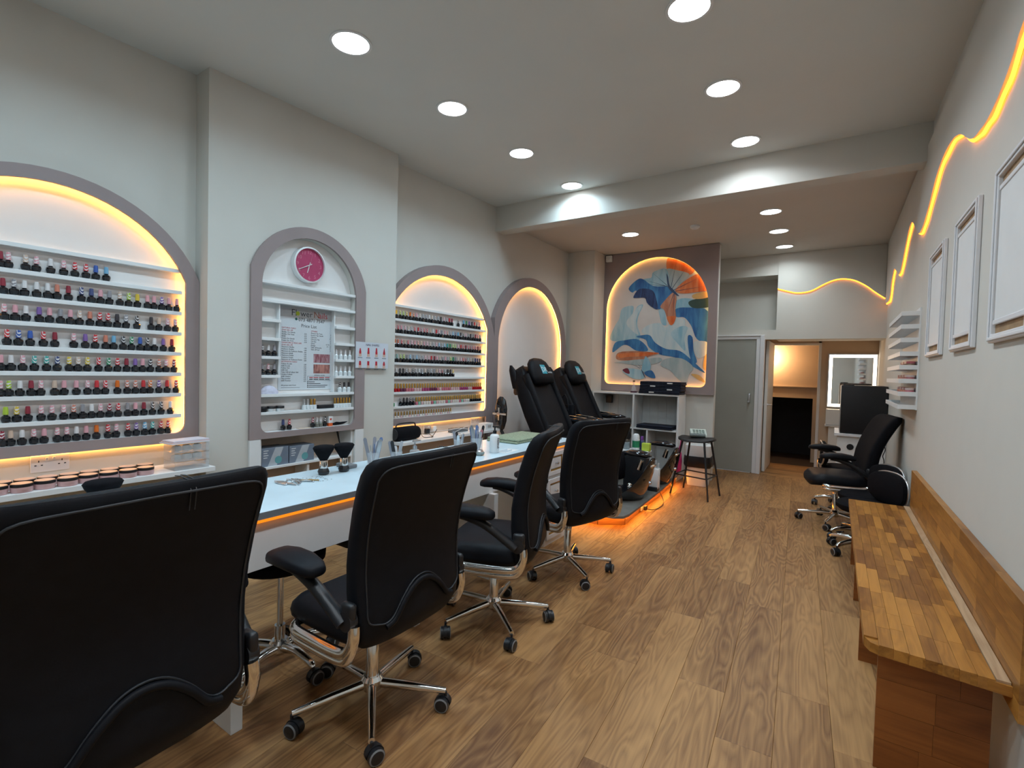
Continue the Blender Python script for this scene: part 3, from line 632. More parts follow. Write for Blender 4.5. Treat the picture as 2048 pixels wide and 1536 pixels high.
# ================================================================= manicure desk
MARBLE = mat('white marbled laminate', (.58, .72, .79), .28, var=.07, scale=5)
desk = empty('manicure_desk', 'long white manicure desk with an orange glowing strip under its edge', 'desk', (-2.17, 2.0, 0))
DX, DY = -2.17, 2.0
MB().box(-2.45-DX, -1.89-DX, -.3-DY, 3.92-DY, .795, .825).build('worktop', MARBLE, desk, bevel=.002)
MB().box(-1.8895-DX, -1.887-DX, -.3-DY, 3.92-DY, .796, .824).build('edge_band', mat('grey edge band', (.20, .22, .24), .45), desk)
MB().box(-1.935-DX, -1.915-DX, -.25-DY, 3.40-DY, .585, .7945).build('apron', M['white'], desk, bevel=.001)
MB().box(-1.912-DX, -1.893-DX, -.28-DY, 3.90-DY, .782, .7945).build('led_strip', M['orange'], desk)
MB().box(-2.44-DX, -2.42-DX, -.25-DY, 3.40-DY, .62, .7945).build('back_apron', M['white'], desk)
for y in (.955, 1.93, 2.66): MB().box(-2.43-DX, -1.868-DX, y-DY, y+.045-DY, 0, .584).build('leg_panel', M['white'], desk, bevel=.002)
pd = MB().box(-2.43-DX, -1.905-DX, 3.42-DY, 3.90-DY, 0, .7945).build('pedestal', M['white'], desk, bevel=.002)
GOLD = mat('gold trim', (.42, .24, .06), .4, metal=.4, var=.1)
for z0, z1 in ((.05, .30), (.33, .54), (.57, .76)):
    def rq(a): return [(3.435+a-DY, z0+a), (3.71-a-DY, z0+a), (3.71-a-DY, z1-a), (3.435+a-DY, z1-a)]
    MB().ring(rq(0), rq(.035), -1.905-DX, -1.888-DX, 'x').build('drawer_frame', M['white2'], pd, bevel=.002)
    MB().ring(rq(.035), rq(.046), -1.905-DX, -1.893-DX, 'x').build('gold_bead', GOLD, pd)
    MB().prism(rq(.05), -1.905-DX, -1.896-DX, 'x').build('drawer_panel', M['white2'], pd, bevel=.003)
    MB().lathe([(.006, 0), (.006, .012), (.012, .018), (.010, .026)], 12, (-1.896-DX, 3.57-DY, (z0+z1)/2), 'x').build('knob', M['silver'], pd, smooth=40)
# side ledges along the wall
for nm, y0, y1, z, lab in (('wall_ledge', -.3, 1.474, .795, 'white wall ledge of powder jars under the largest arch'), ('wall_ledge', 3.002, 4.49, .765, 'white wall ledge with radio and cables under the arch behind the pier')):
    e = empty(nm, lab, 'shelf', (XL, (y0+y1)/2, 0)); h = (y1-y0)/2
    MB().box(.0005, .275, -h, h, z-.028, z).build('top', M['white'], e, bevel=.002)
    MB().box(.0005, .05, -h, h, 0, z-.029).build('front_panel', M['wall'], e)
DZ = .8255
# --- small goods on the desk
def brush(x, y, label):
    e = empty('dusting_brush', label, 'brush', (x, y, DZ), 0, 'dusting brushes on the desk')
    MB().lathe([(.020, 0), (.027, .003), (.031, .016), (.026, .030), (.021, .036)], 8).build('grip', M['blackp'], e, smooth=30)
    MB().lathe([(.0215, .036), (.0215, .075), (.020, .078)], 18).build('ferrule', M['chrome'], e, smooth=40)
    R = []
    for z, r in ((.077, .020), (.10, .034), (.13, .053), (.147, .060), (.156, .052), (.160, .03)): R.append([(r*.75*math.cos(a)*(1+.02*(i % 2)), r*math.sin(a)*(1+.02*(i % 2)), z) for i, a in enumerate([2*PI*k/40 for k in range(40)])])
    MB().loft(R).build('bristles', M['blackf'], e, smooth=60)
brush(-2.30, 1.655, 'black dusting brush with chrome collar, left of the pair on the desk')
brush(-2.20, .665, 'black dusting brush almost hidden behind the front chair back')
brush(-2.285, 1.775, 'black dusting brush with chrome collar, right of the pair on the desk')
r = random.Random(21)
def bit(x, y, rz, l, m, label):
    e = empty('manicure_tool', label, 'manicure tool', (x, y, DZ), rz, 'metal tools spread on the desk')
    MB().tube([(-l/2, 0, .004), (l*.1, .002, .005), (l/2, -.002, .004)], [.0025, .004, .0012], 6).build('shaft', m, e, smooth=40)
    MB().rbox(-l/2-.012, -l/2, -.005, .005, .001, .007, .002, 1).build('tip', M['silver'], e, smooth=40)
    if r.random() < .5: MB().tube([(-l/2, .006, .004), (0, .012, .005), (l/2, .0, .004)], .003, 6).build('second_arm', m, e, smooth=40)
for i in range(11):
    bit(-2.25+r.uniform(-.045, .045), 1.39+i*.013+r.uniform(-.01, .01), r.uniform(-.4, .9)+(2.8 if i % 3 == 0 else 0), r.uniform(.06, .10), GOLD if i == 10 else M['silver'], '%s tool, %s from left in the spread on the desk' % ('brass' if i == 10 else 'silver', nth(i+1)))
b = MB()
for i in range(34): b.rbox(*(lambda x, y: (x-.002, x+.002, y-.003, y+.003, DZ, DZ+.0012))(-2.24+r.uniform(-.07, .07), 1.56+r.uniform(-.055, .055)), .0004, 1)
o = b.build('nail_gems', flat('nail gem', (.20, .22, .25), .3)); tag(o, 'scatter of tiny nail gems on the desk beside the silver tools', 'nail gems'); o['kind'] = 'stuff'
def file_stick(e, x, y, tx, ty, l, w_, m, nm='nail_file'):
    a = Vector((tx, ty, 1)).normalized(); u = a.orthogonal().normalized(); v = a.cross(u)
    P = [Vector((x, y, .004))+a*t for t in (0, l)]; q = []
    for p, k in ((P[0], 1), (P[1]-a*.01, 1), (P[1], .5)): q.append([tuple(p+u*w_*k+v*.0015), tuple(p-u*w_*k+v*.0015), tuple(p-u*w_*k-v*.0015), tuple(p+u*w_*k-v*.0015)])
    MB().loft(q).build(nm, m, e)
def holder(x, y, label, n, seed, rad=.035, h=.085, tall=.16):
    rr_ = random.Random(seed); e = empty('tool_holder', label, 'holder', (x, y, DZ))
    MB().lathe([(rad, 0), (rad, h), (rad-.003, h), (rad-.003, .004), (.001, .004)], 18, cap=False).build('cup', M['clear'], e, smooth=40)
    cols = [flat('file grey', (.42, .44, .47)), flat('file white', (.72, .74, .76)), flat('file zebra', (.25, .26, .30)), flat('file pink', (.60, .22, .24)), M['silver'], M['blackp'], flat('file blue', (.12, .2, .4))]
    for i in range(n):
        a = rr_.uniform(0, 2*PI); q = rr_.uniform(.0, .018)
        if i % 3 == 2: MB().tube([(q*math.cos(a), q*math.sin(a), .005), (q*2.2*math.cos(a), q*2.2*math.sin(a), rr_.uniform(.7, 1)*tall)], [.003, .0025], 6).build('brush_pen', rr_.choice(cols), e, smooth=40)
        else: file_stick(e, q*math.cos(a), q*math.sin(a), .22*math.cos(a), .22*math.sin(a), rr_.uniform(.75, 1.05)*tall, .010, rr_.choice(cols))
holder(-2.27, 1.97, 'clear cup of nail files on the desk just left of the second chair', 9, 4, tall=.17)
holder(-2.20, 2.09, 'second clear cup of files and brushes behind the second chair', 8, 9, tall=.145)
holder(-2.18, 2.86, 'clear cup of grey files and brushes beside the white pump bottle', 12, 2, .045, .09, .18)
holder(-2.27, 2.76, 'short clear holder of files at the far desk station', 6, 17, .035, .08, .13)
def pump(x, y, z, label, body=None, h=.135, r0=.034, neck=None):
    e = empty('pump_bottle', label, 'pump bottle', (x, y, z))
    MB().lathe([(r0*.92, 0), (r0, .004), (r0, h*.86), (r0*.8, h*.95), (r0*.38, h)], 22).build('body', body or M['white'], e, smooth=45)
    MB().lathe([(r0*.40, h), (r0*.40, h+.022), (r0*.16, h+.024), (r0*.16, h+.045)], 14).build('collar', neck or M['blackp'], e, smooth=40)
    MB().rbox(-.014, .014, -.012, .045, h+.045, h+.056, .004, 2).build('pump_head', neck or M['blackp'], e, smooth=40)
    return e
pb = pump(-2.02, 2.86, DZ, 'white pump bottle with black pump standing near the desk edge')
for k in range(7): MB().box(.0337, .0345, -.012+.0, .010-.003*(k % 3), .10-.011*k, .106-.011*k).build('label_text', flat('label ink', (.08, .08, .09)), pb)
pump(-2.235, 2.28, DZ, 'small clear dispenser with silver top behind the second chair', M['clear'], .07, .032, M['silver'])
e = empty('towel_mat', 'folded sage green towel lying on the far end of the desk', 'towel', (-2.25, 3.55, DZ))
SAGE = mat('sage towel', (.27, .31, .21), .95, var=.25, scale=60, bump=.6, bscale=300)
MB().rbox(-.15, .15, -.27, .27, 0, .018, .009).build('lower_fold', SAGE, e, smooth=50); MB().rbox(-.15, .15, -.26, .272, .0185, .034, .008).build('upper_fold', SAGE, e, smooth=50)
e = empty('glass_dish', 'small round glass dish with a lid on the desk beside the pump bottle', 'dish', (-2.03, 2.70, DZ))
MB().lathe([(.022, 0), (.032, .006), (.034, .02), (.026, .026)], 18).build('bowl', mat('grey glass', (.30, .34, .32), .15, trans=.3), e, smooth=40); MB().lathe([(.027, .0265), (.022, .036), (.005, .04)], 18).build('lid', M['silver'], e, smooth=40)
tag(MB().rbox(-.06, .06, -.03, .03, 0, .022, .006).build('grey_case', flat('grey case', (.17, .18, .19)), loc=(-2.37, 1.86, DZ), smooth=40), 'low grey case at the back of the desk beside the second brush', 'case')
e = empty('tissue_pack', 'white tissue pack with red mark behind the second chair', 'tissue pack', (-2.20, 2.38, DZ)); MB().rbox(-.05, .05, -.06, .06, 0, .035, .008).build('pack', M['white'], e, smooth=40); MB().box(-.02, .02, -.055, -.02, .0352, .036).build('red_mark', flat('red ink', (.6, .03, .06)), e)
e = empty('paper_slip', 'printed white slip of paper lying at the desk edge', 'paper', (-1.99, 2.98, DZ)); MB().box(-.05, .05, -.09, .09, 0, .0008).build('sheet', M['white'], e)
for k in range(6): MB().box(-.04+.013*k, -.034+.013*k, -.07, .06-.02*(k % 3), .0009, .0011).build('print_line', flat('blue print', (.25, .38, .48)), e)
e = empty('drill_box', 'low black drill control box hanging under the desk behind the first chair', 'control box', (-1.995, 1.62, 0))
MB().rbox(-.058, .058, -.09, .10, .535, .583, .006).build('casing', M['blackp'], e, smooth=40); MB().box(.0585, .060, -.05, .02, .548, .566).build('panel', M['thread'], e)
# --- goods on the ledge under the largest arch
PKP = mat('pink acrylic powder', (.66, .42, .42), .35); LIDC = mat('rose gold lid', (.70, .55, .48), .3, metal=.3)
JB = MB().lathe([(.036, 0), (.039, .004), (.039, .024), (.037, .026)], 22).mesh('jar_body', PKP, 40); JL = MB().lathe([(.0395, .0265), (.0395, .038), (.037, .040)], 22).mesh('jar_lid', M['blackp'], 40); JT = MB().lathe([(.0365, .0402), (.0365, .0412)], 22).mesh('jar_lid_disc', LIDC, 40)
jr = random.Random(8); k = 0
for row, x in enumerate((-3.135, -3.225)):
    for i in range(9):
        y = .56+i*.082+(.03 if row else 0)
        if y > 1.20: continue
        o = bpy.data.objects.new('powder_jar', JB); COL.objects.link(o); o.location = (x+jr.uniform(-.006, .006), y, .7955)
        for nm, me in (('lid', JL), ('lid_disc', JT)): c = bpy.data.objects.new(nm, me); COL.objects.link(c); c.parent = o
        tag(o, 'pink powder jar with pale lid, %s from left in the %s row on the ledge' % (nth(i+1), ('front', 'back')[row]), 'jar', 'powder jars on the ledge')
SKN = flat('practice hand skin', (.66, .36, .28), .5)
def fake_hand(x, y, z, rz, label):
    e = empty('practice_fingers', label, 'practice hand', (x, y, z), rz)
    for k, (l, o) in enumerate(((.055, -.024), (.066, -.008), (.068, .008), (.058, .024))): MB().tube([(0, o, .012), (l*.6, o*1.1, .014), (l, o*1.15, .010)], [.0085, .0085, .005], 8).build('finger', SKN, e, smooth=60)
    MB().rbox(-.05, .012, -.034, .034, .002, .024, .010).build('palm', SKN, e, smooth=50); MB().tube([(-.02, .03, .012), (.01, .052, .012), (.03, .058, .01)], [.010, .009, .006], 8).build('thumb', SKN, e, smooth=60)
fake_hand(-3.13, .475, .7955, .3, 'pale practice hand lying at the left end of the jar ledge')
ac = empty('acrylic_drawers', 'clear acrylic drawer box of white pots at the right end of the jar ledge', 'organiser', (-3.17, 1.352, .7955))
for z in (0, .05, .10, .148): MB().box(-.07, .07, -.092, .092, z, z+.003).build('tray', M['clear'], ac)
for y in (-.092, .089): MB().box(-.07, .07, y, y+.003, .003, .148).build('side', M['clear'], ac)
MB().box(-.07, -.067, -.089, .089, .003, .148).build('back', M['clear'], ac)
for z in (.003, .053, .103): MB().box(.067, .070, -.089, .089, z, z+.04).build('drawer_front', M['clear'], ac)
for zi, z in enumerate((.0535, .1035)):
    for i in range(3):
        o = MB().lathe([(.024, 0), (.026, .004), (.026, .018), (.020, .030), (.008, .033)], 16).build('cotton_pot', mat('frosted white', (.70, .72, .70), .4), smooth=45, loc=(-3.17, 1.352-.055+i*.055, .7955+z))
        tag(o, 'white domed pot, %s from left in the %s drawer of the acrylic box' % (ORD[i], ('middle', 'top')[zi]), 'pot', 'pots in the acrylic box')
mg = empty('leaflet_stack', 'stack of pink and white leaflets on top of the acrylic drawer box', 'leaflets', (-3.17, 1.345, .7955+.1515), .1)
for k, c in enumerate(((.74, .74, .78), (.70, .52, .52), (.66, .66, .74))): MB().box(-.06+.004*k, .07-.003*k, -.11+.006*k, .10, k*.006, k*.006+.0055).build('leaflet', flat('leaflet %d' % k, c), mg)
def socket(y, z, label, plug=False):
    e = empty('wall_socket', label, 'socket', (XL, y, z)); MB().rbox(.0005, .010, -.076, .076, -.043, .043, .004).build('plate', M['white2'], e, smooth=40)
    for s in (-1, 1):
        for dy, dz, w_, h_ in ((0, .012, .004, .010), (-.012, -.008, .008, .005), (.012, -.008, .008, .005)): MB().box(.0098, .0106, s*.045+dy-w_/2, s*.045+dy+w_/2, dz-h_/2, dz+h_/2).build('pin_slot', M['blackp'], e)
        MB().rbox(.0095, .0135, s*.014-.006, s*.014+.006, .012, .030, .0015, 1).build('switch', M['white'], e, smooth=40)
    return e
socket(.795, .880, 'white double wall socket above the jar ledge')
socket(3.61, .815, 'white double wall socket above the cable ledge behind the radio')
socket(4.36, .835, 'white double wall socket lit orange at the far end of the cable ledge')
# --- goods on the cable ledge
LZ = .7655
rd = empty('portable_radio', 'black portable speaker with carry handle on the ledge beside the pier', 'speaker', (-3.20, 3.145, LZ))
R = []
for y, s in ((-.140, .75), (-.13, .95), (-.10, 1), (.10, 1), (.13, .95), (.140, .75)): R.append([(.062*s*math.copysign(abs(math.cos(a))**.8, math.cos(a)), y, .062+.060*s*math.copysign(abs(math.sin(a))**.8, math.sin(a))) for a in [2*PI*i/24 for i in range(24)]])
MB().loft(R).build('body', M['blackf'], rd, smooth=50)
for s in (-1, 1): MB().lathe([(.05, s*.138), (.05, s*.147), (.03, s*.150)], 20, (0, 0, .062), 'y').build('end_cap', M['blackp'], rd, smooth=40)
MB().tube(spline([(0, -.12, .10), (0, -.115, .135), (0, -.08, .152), (0, .08, .152), (0, .115, .135), (0, .12, .10)], 5), .006, 8).build('handle', M['blackp'], rd, smooth=60)
pt = empty('plug_adapter', 'black plug pushed into the socket above the cable ledge', 'plug', (XL+.0135, 3.565, .80)); MB().rbox(0, .035, -.024, .024, -.024, .022, .006).build('body', M['blackp'], pt, smooth=40)
pt = empty('plug_adapter', 'white plug pushed into the socket above the cable ledge', 'plug', (XL+.0135, 3.655, .815)); MB().rbox(0, .04, -.022, .022, -.026, .026, .006).build('body', M['white'], pt, smooth=40)
ex = empty('extension_block', 'dark grey power strip lying on the cable ledge', 'power strip', (-3.24, 3.93, LZ), -.1); MB().rbox(-.03, .03, -.12, .12, 0, .04, .006).build('casing', flat('grey strip', (.13, .14, .15)), ex, smooth=40)
for k in range(3): MB().box(-.02, .02, -.09+k*.065, -.05+k*.065, .0402, .042).build('outlet', M['blackp'], ex)
def cord(pts, label, m, rad=.003): return tag(MB().tube(spline(pts, 6), rad, 6).build('cable', m, smooth=60), label, 'cable', 'cables on the ledge')
WH = flat('white cable', (.62, .60, .58)); BKC = M['blackp']
cord([(-3.30, 3.66, .79), (-3.22, 3.72, .80), (-3.16, 3.85, .815), (-3.15, 4.02, .79), (-3.20, 4.15, .772)], 'white cable looping over the power strip', WH, .0035)
cord([(-3.13, 3.70, .770), (-3.18, 3.85, .79), (-3.20, 4.06, .82), (-3.26, 4.2, .772)], 'second white cable crossing over the power strip', WH, .0035)
cord([(-3.31, 3.56, .78), (-3.22, 3.50, .771), (-3.15, 3.45, .771), (-3.18, 3.36, .771), (-3.26, 3.40, .80)], 'black cable trailing from the plug towards the radio', BKC)
cord([(-3.12, 3.40, .771), (-3.14, 3.46, .80), (-3.12, 3.47, .84)], 'stiff black cable end sticking up beside the radio', BKC)
cord([(-3.10, 3.80, .771), (-3.075, 3.72, .775), (-3.072, 3.70, .70), (-3.074, 3.70, .60)], 'thin dark cable hanging over the front of the cable ledge', flat('brown cable', (.2, .13, .08)), .002)
e = empty('white_carton', 'small white carton at the far end of the cable ledge', 'carton', (-3.16, 4.30, LZ)); MB().rbox(-.05, .05, -.07, .07, 0, .07, .003, 1).build('carton', M['white'], e, smooth=30); MB().box(.0501, .0506, -.03, .03, .02, .05).build('print', flat('carton print', (.45, .45, .45)), e)
# --- boxes in the cubby
for i, (y0, y1, z1) in enumerate(((1.826, 2.02, .842), (2.028, 2.225, .835))):
    e = empty('product_box', 'blue grey product box with teal spot, %s one in the cubby' % ('left' if i == 0 else 'right'), 'box', (-3.272, (y0+y1)/2, .7165), 0, 'boxes in the cubby'); h = (y1-y0)/2; H_ = z1-.7165
    MB().box(-.065, .065, -h, h, 0, H_).build('carton', flat('blue grey carton', (.16, .20, .26)), e, bevel=.002)
    MB().add([(.0655, -.055, .0), (.0655, .01, .0), (.0655, .06, H_), (.0655, .0, H_)], [(0, 1, 2, 3)]).build('pale_band', flat('pale band', (.42, .46, .50)), e)
    MB().lathe([(.026, .0656), (.026, .066)], 20, (0, .022, .038), 'x').build('teal_spot', flat('teal print', (.12, .34, .36)), e)
    for k in range(4): MB().box(.0656, .066, -.085, -.05-.008*(k % 2), H_-.02-.016*k, H_-.014-.016*k).build('print_line', flat('box print', (.6, .63, .66)), e)
e = empty('pointed_tool', 'black pointed tool leaning in the right corner of the cubby', 'tool', (-3.28, 2.49, .7165)); MB().tube([(0, .04, .004), (0, .01, .10), (0, -.015, .20)], [.003, .005, .009], 8).build('rod', M['blackp'], e, smooth=50)
# --- goods in the pier niche
for i in range(3):
    e = empty('cream_pot', 'low pot with black lid, %s from left in the pier niche' % ORD[i], 'pot', (-3.226, 1.838+i*.062, 1.0915), 0, 'black lidded pots'); MB().lathe([(.026, 0), (.028, .003), (.028, .020)], 18).build('jar', M['blackp'] if i == 0 else WG, e, smooth=40); MB().lathe([(.0295, .0202), (.0295, .034), (.028, .036)], 18).build('lid', M['blackp'], e, smooth=40)
tag(MB().rbox(-.02, .02, -.065, .065, 0, .028, .003).build('black_box', M['blackp'], loc=(-3.226, 2.325, 1.0915), smooth=40), 'long black box lying on the shelf under the price list', 'box')
e = empty('polish_carton', 'upright white carton with orange base on the pier niche floor', 'carton', (-3.226, 2.368, .9535)); MB().box(-.014, .014, -.017, .017, .024, .075).build('upper', M['white'], e); MB().box(-.0142, .0142, -.0172, .0172, 0, .0238).build('orange_base', flat('orange print', (.75, .12, .02)), e); MB().box(.0143, .0147, -.008, .008, .045, .06).build('print', flat('red print', (.6, .08, .05)), e)
e = empty('black_glove', 'black folded glove lying at the right of the pier niche floor', 'glove', (-3.222, 2.458, .9535)); MB().loft([[(.012*c, y, .010*s_+z) for c, s_ in [(math.cos(2*PI*i/12)*k, math.sin(2*PI*i/12)*k) for i in range(12)]] for y, k, z in ((-.06, .8, .012), (-.03, 1.2, .016), (.0, 1.0, .014), (.03, .9, .016), (.07, .2, .022))]).build('cuff', M['blackf'], e, smooth=60)
e = empty('lilac_cloth', 'pale lilac crumpled cloth on the left ledge under the small bottles', 'cloth', (-3.226, 1.88, 1.2125)); CL = mat('lilac cloth', (.60, .60, .72), .9, var=.1, scale=60)
rr_ = random.Random(3); MB().loft([[(.022*k*math.cos(a)*(1+.12*math.sin(3*a+z*90)), .065*k*math.sin(a)*(1+.15*math.sin(4*a+z*60)), z) for a in [2*PI*i/24 for i in range(24)]] for z, k in ((0, 1), (.012, 1.02), (.03, .8), (.048, .5), (.058, .2))]).build('cloth', CL, e, smooth=60)
e = empty('card_tray', 'thin cream card lying on the middle of the pier niche floor', 'card', (-3.225, 2.14, .9535)); MB().box(-.018, .018, -.04, .06, 0, .003).build('card', flat('cream card', (.70, .55, .42)), e)
# ================================================================= black salon chairs
def interp(tab, z, k):
    for a, b in zip(tab, tab[1:]):
        if a[0] <= z <= b[0]:
            t = (z-a[0])/(b[0]-a[0]); t = t*t*(3-2*t) if False else t
            return a[k]+(b[k]-a[k])*t
    return tab[0][k] if z < tab[0][0] else tab[-1][k]
BK = [(0.4, -0.21, 0.19, 0.05), (0.425, -0.25, 0.235, 0.09), (0.47, -0.275, 0.256, 0.11), (0.54, -0.276, 0.266, 0.112), (0.62, -0.268, 0.27, 0.11), (0.72, -0.264, 0.272, 0.105), (0.82, -0.276, 0.276, 0.102), (0.92, -0.3, 0.281, 0.102), (1.0, -0.327, 0.285, 0.104), (1.05, -0.346, 0.286, 0.102), (1.085, -0.356, 0.28, 0.09), (1.104, -0.355, 0.268, 0.064), (1.112, -0.35, 0.252, 0.034)]
KC = .32
def back_ring(z, n=36):
    yr, w, t = (interp(BK, z, k) for k in (1, 2, 3)); R = []
    for i in range(n):
        a = 2*PI*i/n; c, s = math.cos(a), math.sin(a); e = 2/4.2
        x = w*math.copysign(abs(c)**e, c); y = yr+t/2+t/2*math.copysign(abs(s)**e, s)
        R.append((x, y+KC*x*x, z))
    return R
def rear(x, z, d=.001):
    yr, w, t = (interp(BK, z, k) for k in (1, 2, 3)); u = min(1, abs(x)/w)
    return (x, yr+t/2-t/2*(1-u**4.2)**(1/4.2)+KC*x*x-d, z)
def star_base(e, R=.31, hub=.105, curved=False, seedrot=0, r=random.Random(1)):
    MB().lathe([(.026, hub-.035), (.042, hub-.02), (.045, hub+.018), (.034, hub+.032)], 20).build('base_hub', M['chrome'], e, smooth=35)
    for k in range(5):
        a = seedrot+2*PI*k/5; c, s = math.cos(a), math.sin(a)
        if curved: P = spline([(c*.03, s*.03, hub), (c*.12, s*.12, hub+.012), (c*.22, s*.22, hub-.005), (c*R, s*R, .078)], 4); rr = [.024-.010*i/(len(P)-1) for i in range(len(P))]
        else: P = [(c*.03, s*.03, hub), (c*.16, s*.16, hub-.008), (c*R, s*R, .084)]; rr = [.019, .0175, .0125]
        MB().tube(P, rr, 10).build('leg', M['chrome'], e, smooth=40)
        x, y = c*R, s*R; q = r.uniform(0, 2*PI); u = Vector((math.cos(q), math.sin(q), 0)); v = Vector((-u.y, u.x, 0))
        fm = Matrix(((u.x, v.x, 0, x+u.x*.012), (u.y, v.y, 0, y+u.y*.012), (0, 0, 1, 0), (0, 0, 0, 1)))
        hood = MB().lathe([(.006, .045), (.006, .08)], 8, (-.012, 0, 0))
        P2 = [(.034*math.cos(t), .032+.034*math.sin(t)) for t in [PI*i/10-.25 for i in range(11)]]+[(-.01, .03), (.01, .03)]
        hood.prism(P2, -.008, .008, 'y')
        ca = hood.xf(fm).build('caster', M['blackp'], e, smooth=35)
        for sg in (-1, 1):
            MB().lathe([(.030, sg*.008), (.031, sg*.010), (.031, sg*.023), (.024, sg*.0265), (.006, sg*.0265)], 18, (0, 0, .031), 'y').xf(fm).build('wheel', M['blackp'], ca, smooth=35)
            MB().lathe([(.0245, sg*.0262), (.0245, sg*.0272), (.0295, sg*.0245), (.0295, sg*.0235)], 18, (0, 0, .031), 'y', cap=False).xf(fm).build('tyre', M['greytyre'], ca, smooth=35)
def office_chair(label, loc, rz, recline=0, baserot=.3, sit=0, name='office_chair', back_m=None):
    e = empty(name, label, 'chair', loc, rz, 'black salon chairs')
    bm = back_m or M['black']
    bk = Matrix.Translation((0, -.2, .45)) @ Matrix.Rotation(recline, 4, 'X') @ Matrix.Translation((0, .2, -.45))   # lean back about the seat joint
    zs = [.40, .41, .425, .445, .47, .50, .54, .58, .62, .67, .72, .77, .82, .87, .92, .96, 1.0, 1.03, 1.05, 1.07, 1.085, 1.095, 1.104, 1.109, 1.112]
    back = MB().loft([back_ring(z) for z in zs]).xf(bk).build('backrest', bm, e, smooth=50)
    # sewn piping: frame round the rear panel, arched over the lumbar cover
    side = [(s, z) for z in (.53, .60, .70, .80, .90, 1.0, 1.045) for s in (1,)]
    path = [(.20, .512)]+[(interp(BK, z, 2)-.028, z) for s, z in side]+[(.225, 1.078), (.10, 1.086), (0, 1.088), (-.10, 1.086), (-.225, 1.078)]+[(-(interp(BK, z, 2)-.028), z) for s, z in reversed(side)]+[(-.20, .512)]
    arch_ = [(-.17, .508), (-.14, .525), (-.10, .575), (-.05, .618), (0, .632), (.05, .618), (.10, .575), (.14, .525), (.17, .508)]
    pts = spline([rear(x, z, .002) for x, z in path+arch_], 4, closed=True)
    MB().tube(pts, .0032, 6, closed=True).xf(bk).build('piping', M['thread'], back, smooth=60)
    lum = spline([rear(x, z, .006) for x, z in [(-.175, .495), (-.14, .51), (-.10, .56), (-.05, .602), (0, .616), (.05, .602), (.10, .56), (.14, .51), (.175, .495)]], 4)
    MB().tube(lum, .011, 8).xf(bk).build('lumbar_roll', bm, back, smooth=60)
    top = [(.06, interp(BK, 1.05, 1)-.001+.0, 1.04)]+[(.06, interp(BK, z, 1)+t, z+.0035) for z, t in ((1.085, -.0), (1.109, .014), (1.112, .045), (1.109, .075))]
    for dx in (0, .012): MB().tube([(x+dx, y, z) for x, y, z in top], .0014, 5).xf(bk).build('stitching', M['thread'], back)
    seat = []
    for k, (z, g) in enumerate(((.405, .05), (.415, .02), (.435, .004), (.46, 0), (.485, .006), (.505, .03), (.512, .07))):
        w, y0, y1 = .262-g, -.235+g, .262-g*.9; R = []
        for i in range(40):
            a = 2*PI*i/40; c, s = math.cos(a), math.sin(a); x = w*math.copysign(abs(c)**.42, c); y = (y0+y1)/2+(y1-y0)/2*math.copysign(abs(s)**.42, s)
            R.append((x, y, z-.03*max(0, (y-.12)/.14)**2))
        seat.append(R)
    MB().loft(seat).build('seat', M['black'], e, smooth=50)
    for sg in (-1, 1):
        ar = []
        for y, w, h, z in ((-.085, .014, .008, .692), (-.078, .034, .018, .695), (-.05, .047, .026, .700), (.02, .059, .029, .707), (.10, .059, .029, .708), (.16, .053, .026, .703), (.19, .034, .018, .697), (.198, .014, .008, .693)):
            ar.append([(sg*.322+w*math.copysign(abs(math.cos(a))**.7, math.cos(a)), y, z+h*math.copysign(abs(math.sin(a))**.7, math.sin(a))) for a in [2*PI*i/20 for i in range(20)]])
        arm = MB().loft(ar).build('armrest', M['black'], e, smooth=50)
        P = spline([(sg*.322, .11, .684), (sg*.321, .05, .674), (sg*.314, -.04, .64), (sg*.304, -.13, .58), (sg*.298, -.19, .535)], 4)
        MB().tube(P, [.024+.004*i/len(P) for i in range(len(P))], 10, flat=.8).build('arm_support', M['blackp'], arm, smooth=50)
        MB().lathe([(.012, -.018), (.034, -.016), (.036, 0), (.034, .016), (.012, .018)], 20, (sg*.288, -.20, .545), 'x').rbox(sg*.288-.016, sg*.288+.016, -.235, -.175, .545, .61, .014).build('arm_pivot', M['blackp'], arm, smooth=45)
        for dz, rr in ((0, .021), (-.026, .018)):
            P = spline([(sg*.282, -.226, .53), (sg*.286, -.228, .48+dz*.5), (sg*.288, -.20, .432+dz), (sg*.288, -.14, .415+dz), (sg*.286, 0, .412+dz), (sg*.282, .11, .414+dz), (sg*.25, .14, .418+dz)], 4)
            MB().tube(P, rr, 10, flat=1.0).build('chrome_bracket', M['chrome'], e, smooth=50)
    MB().rbox(-.10, .10, -.10, .11, .365, .408, .012).build('tilt_mechanism', M['blackp'], e, smooth=40)
    MB().lathe([(.014, .30), (.014, .37)], 14).build('gas_piston', M['silver'], e, smooth=40)
    MB().lathe([(.026, .10), (.026, .305), (.022, .31)], 18).lathe([(.029, .298), (.029, .312)], 18).build('gas_lift', M['chrome'], e, smooth=40)
    if sit:
        for ch in e.children:
            if not ch.name.startswith('gas_lift'): ch.location.z += sit
    star_base(e, seedrot=baserot, r=random.Random(int(abs(loc[0]*100+loc[1]*37))))
    return e
office_chair('black leather swivel chair filling the lower left corner, cropped by the frame', (-1.60, .475, 0), math.radians(91), baserot=math.radians(1), sit=.03)
office_chair('black leather swivel chair, second from the camera, square to the white desk', (-1.565, 1.375, 0), math.radians(90), baserot=math.radians(13))
office_chair('black leather swivel chair turned sideways, third from the camera along the desk', (-1.568, 2.25, 0), math.radians(109), baserot=math.radians(-2))
office_chair('black leather swivel chair farthest along the desk, beside the pedicure platform', (-1.547, 3.12, 0), math.radians(74), baserot=math.radians(32))
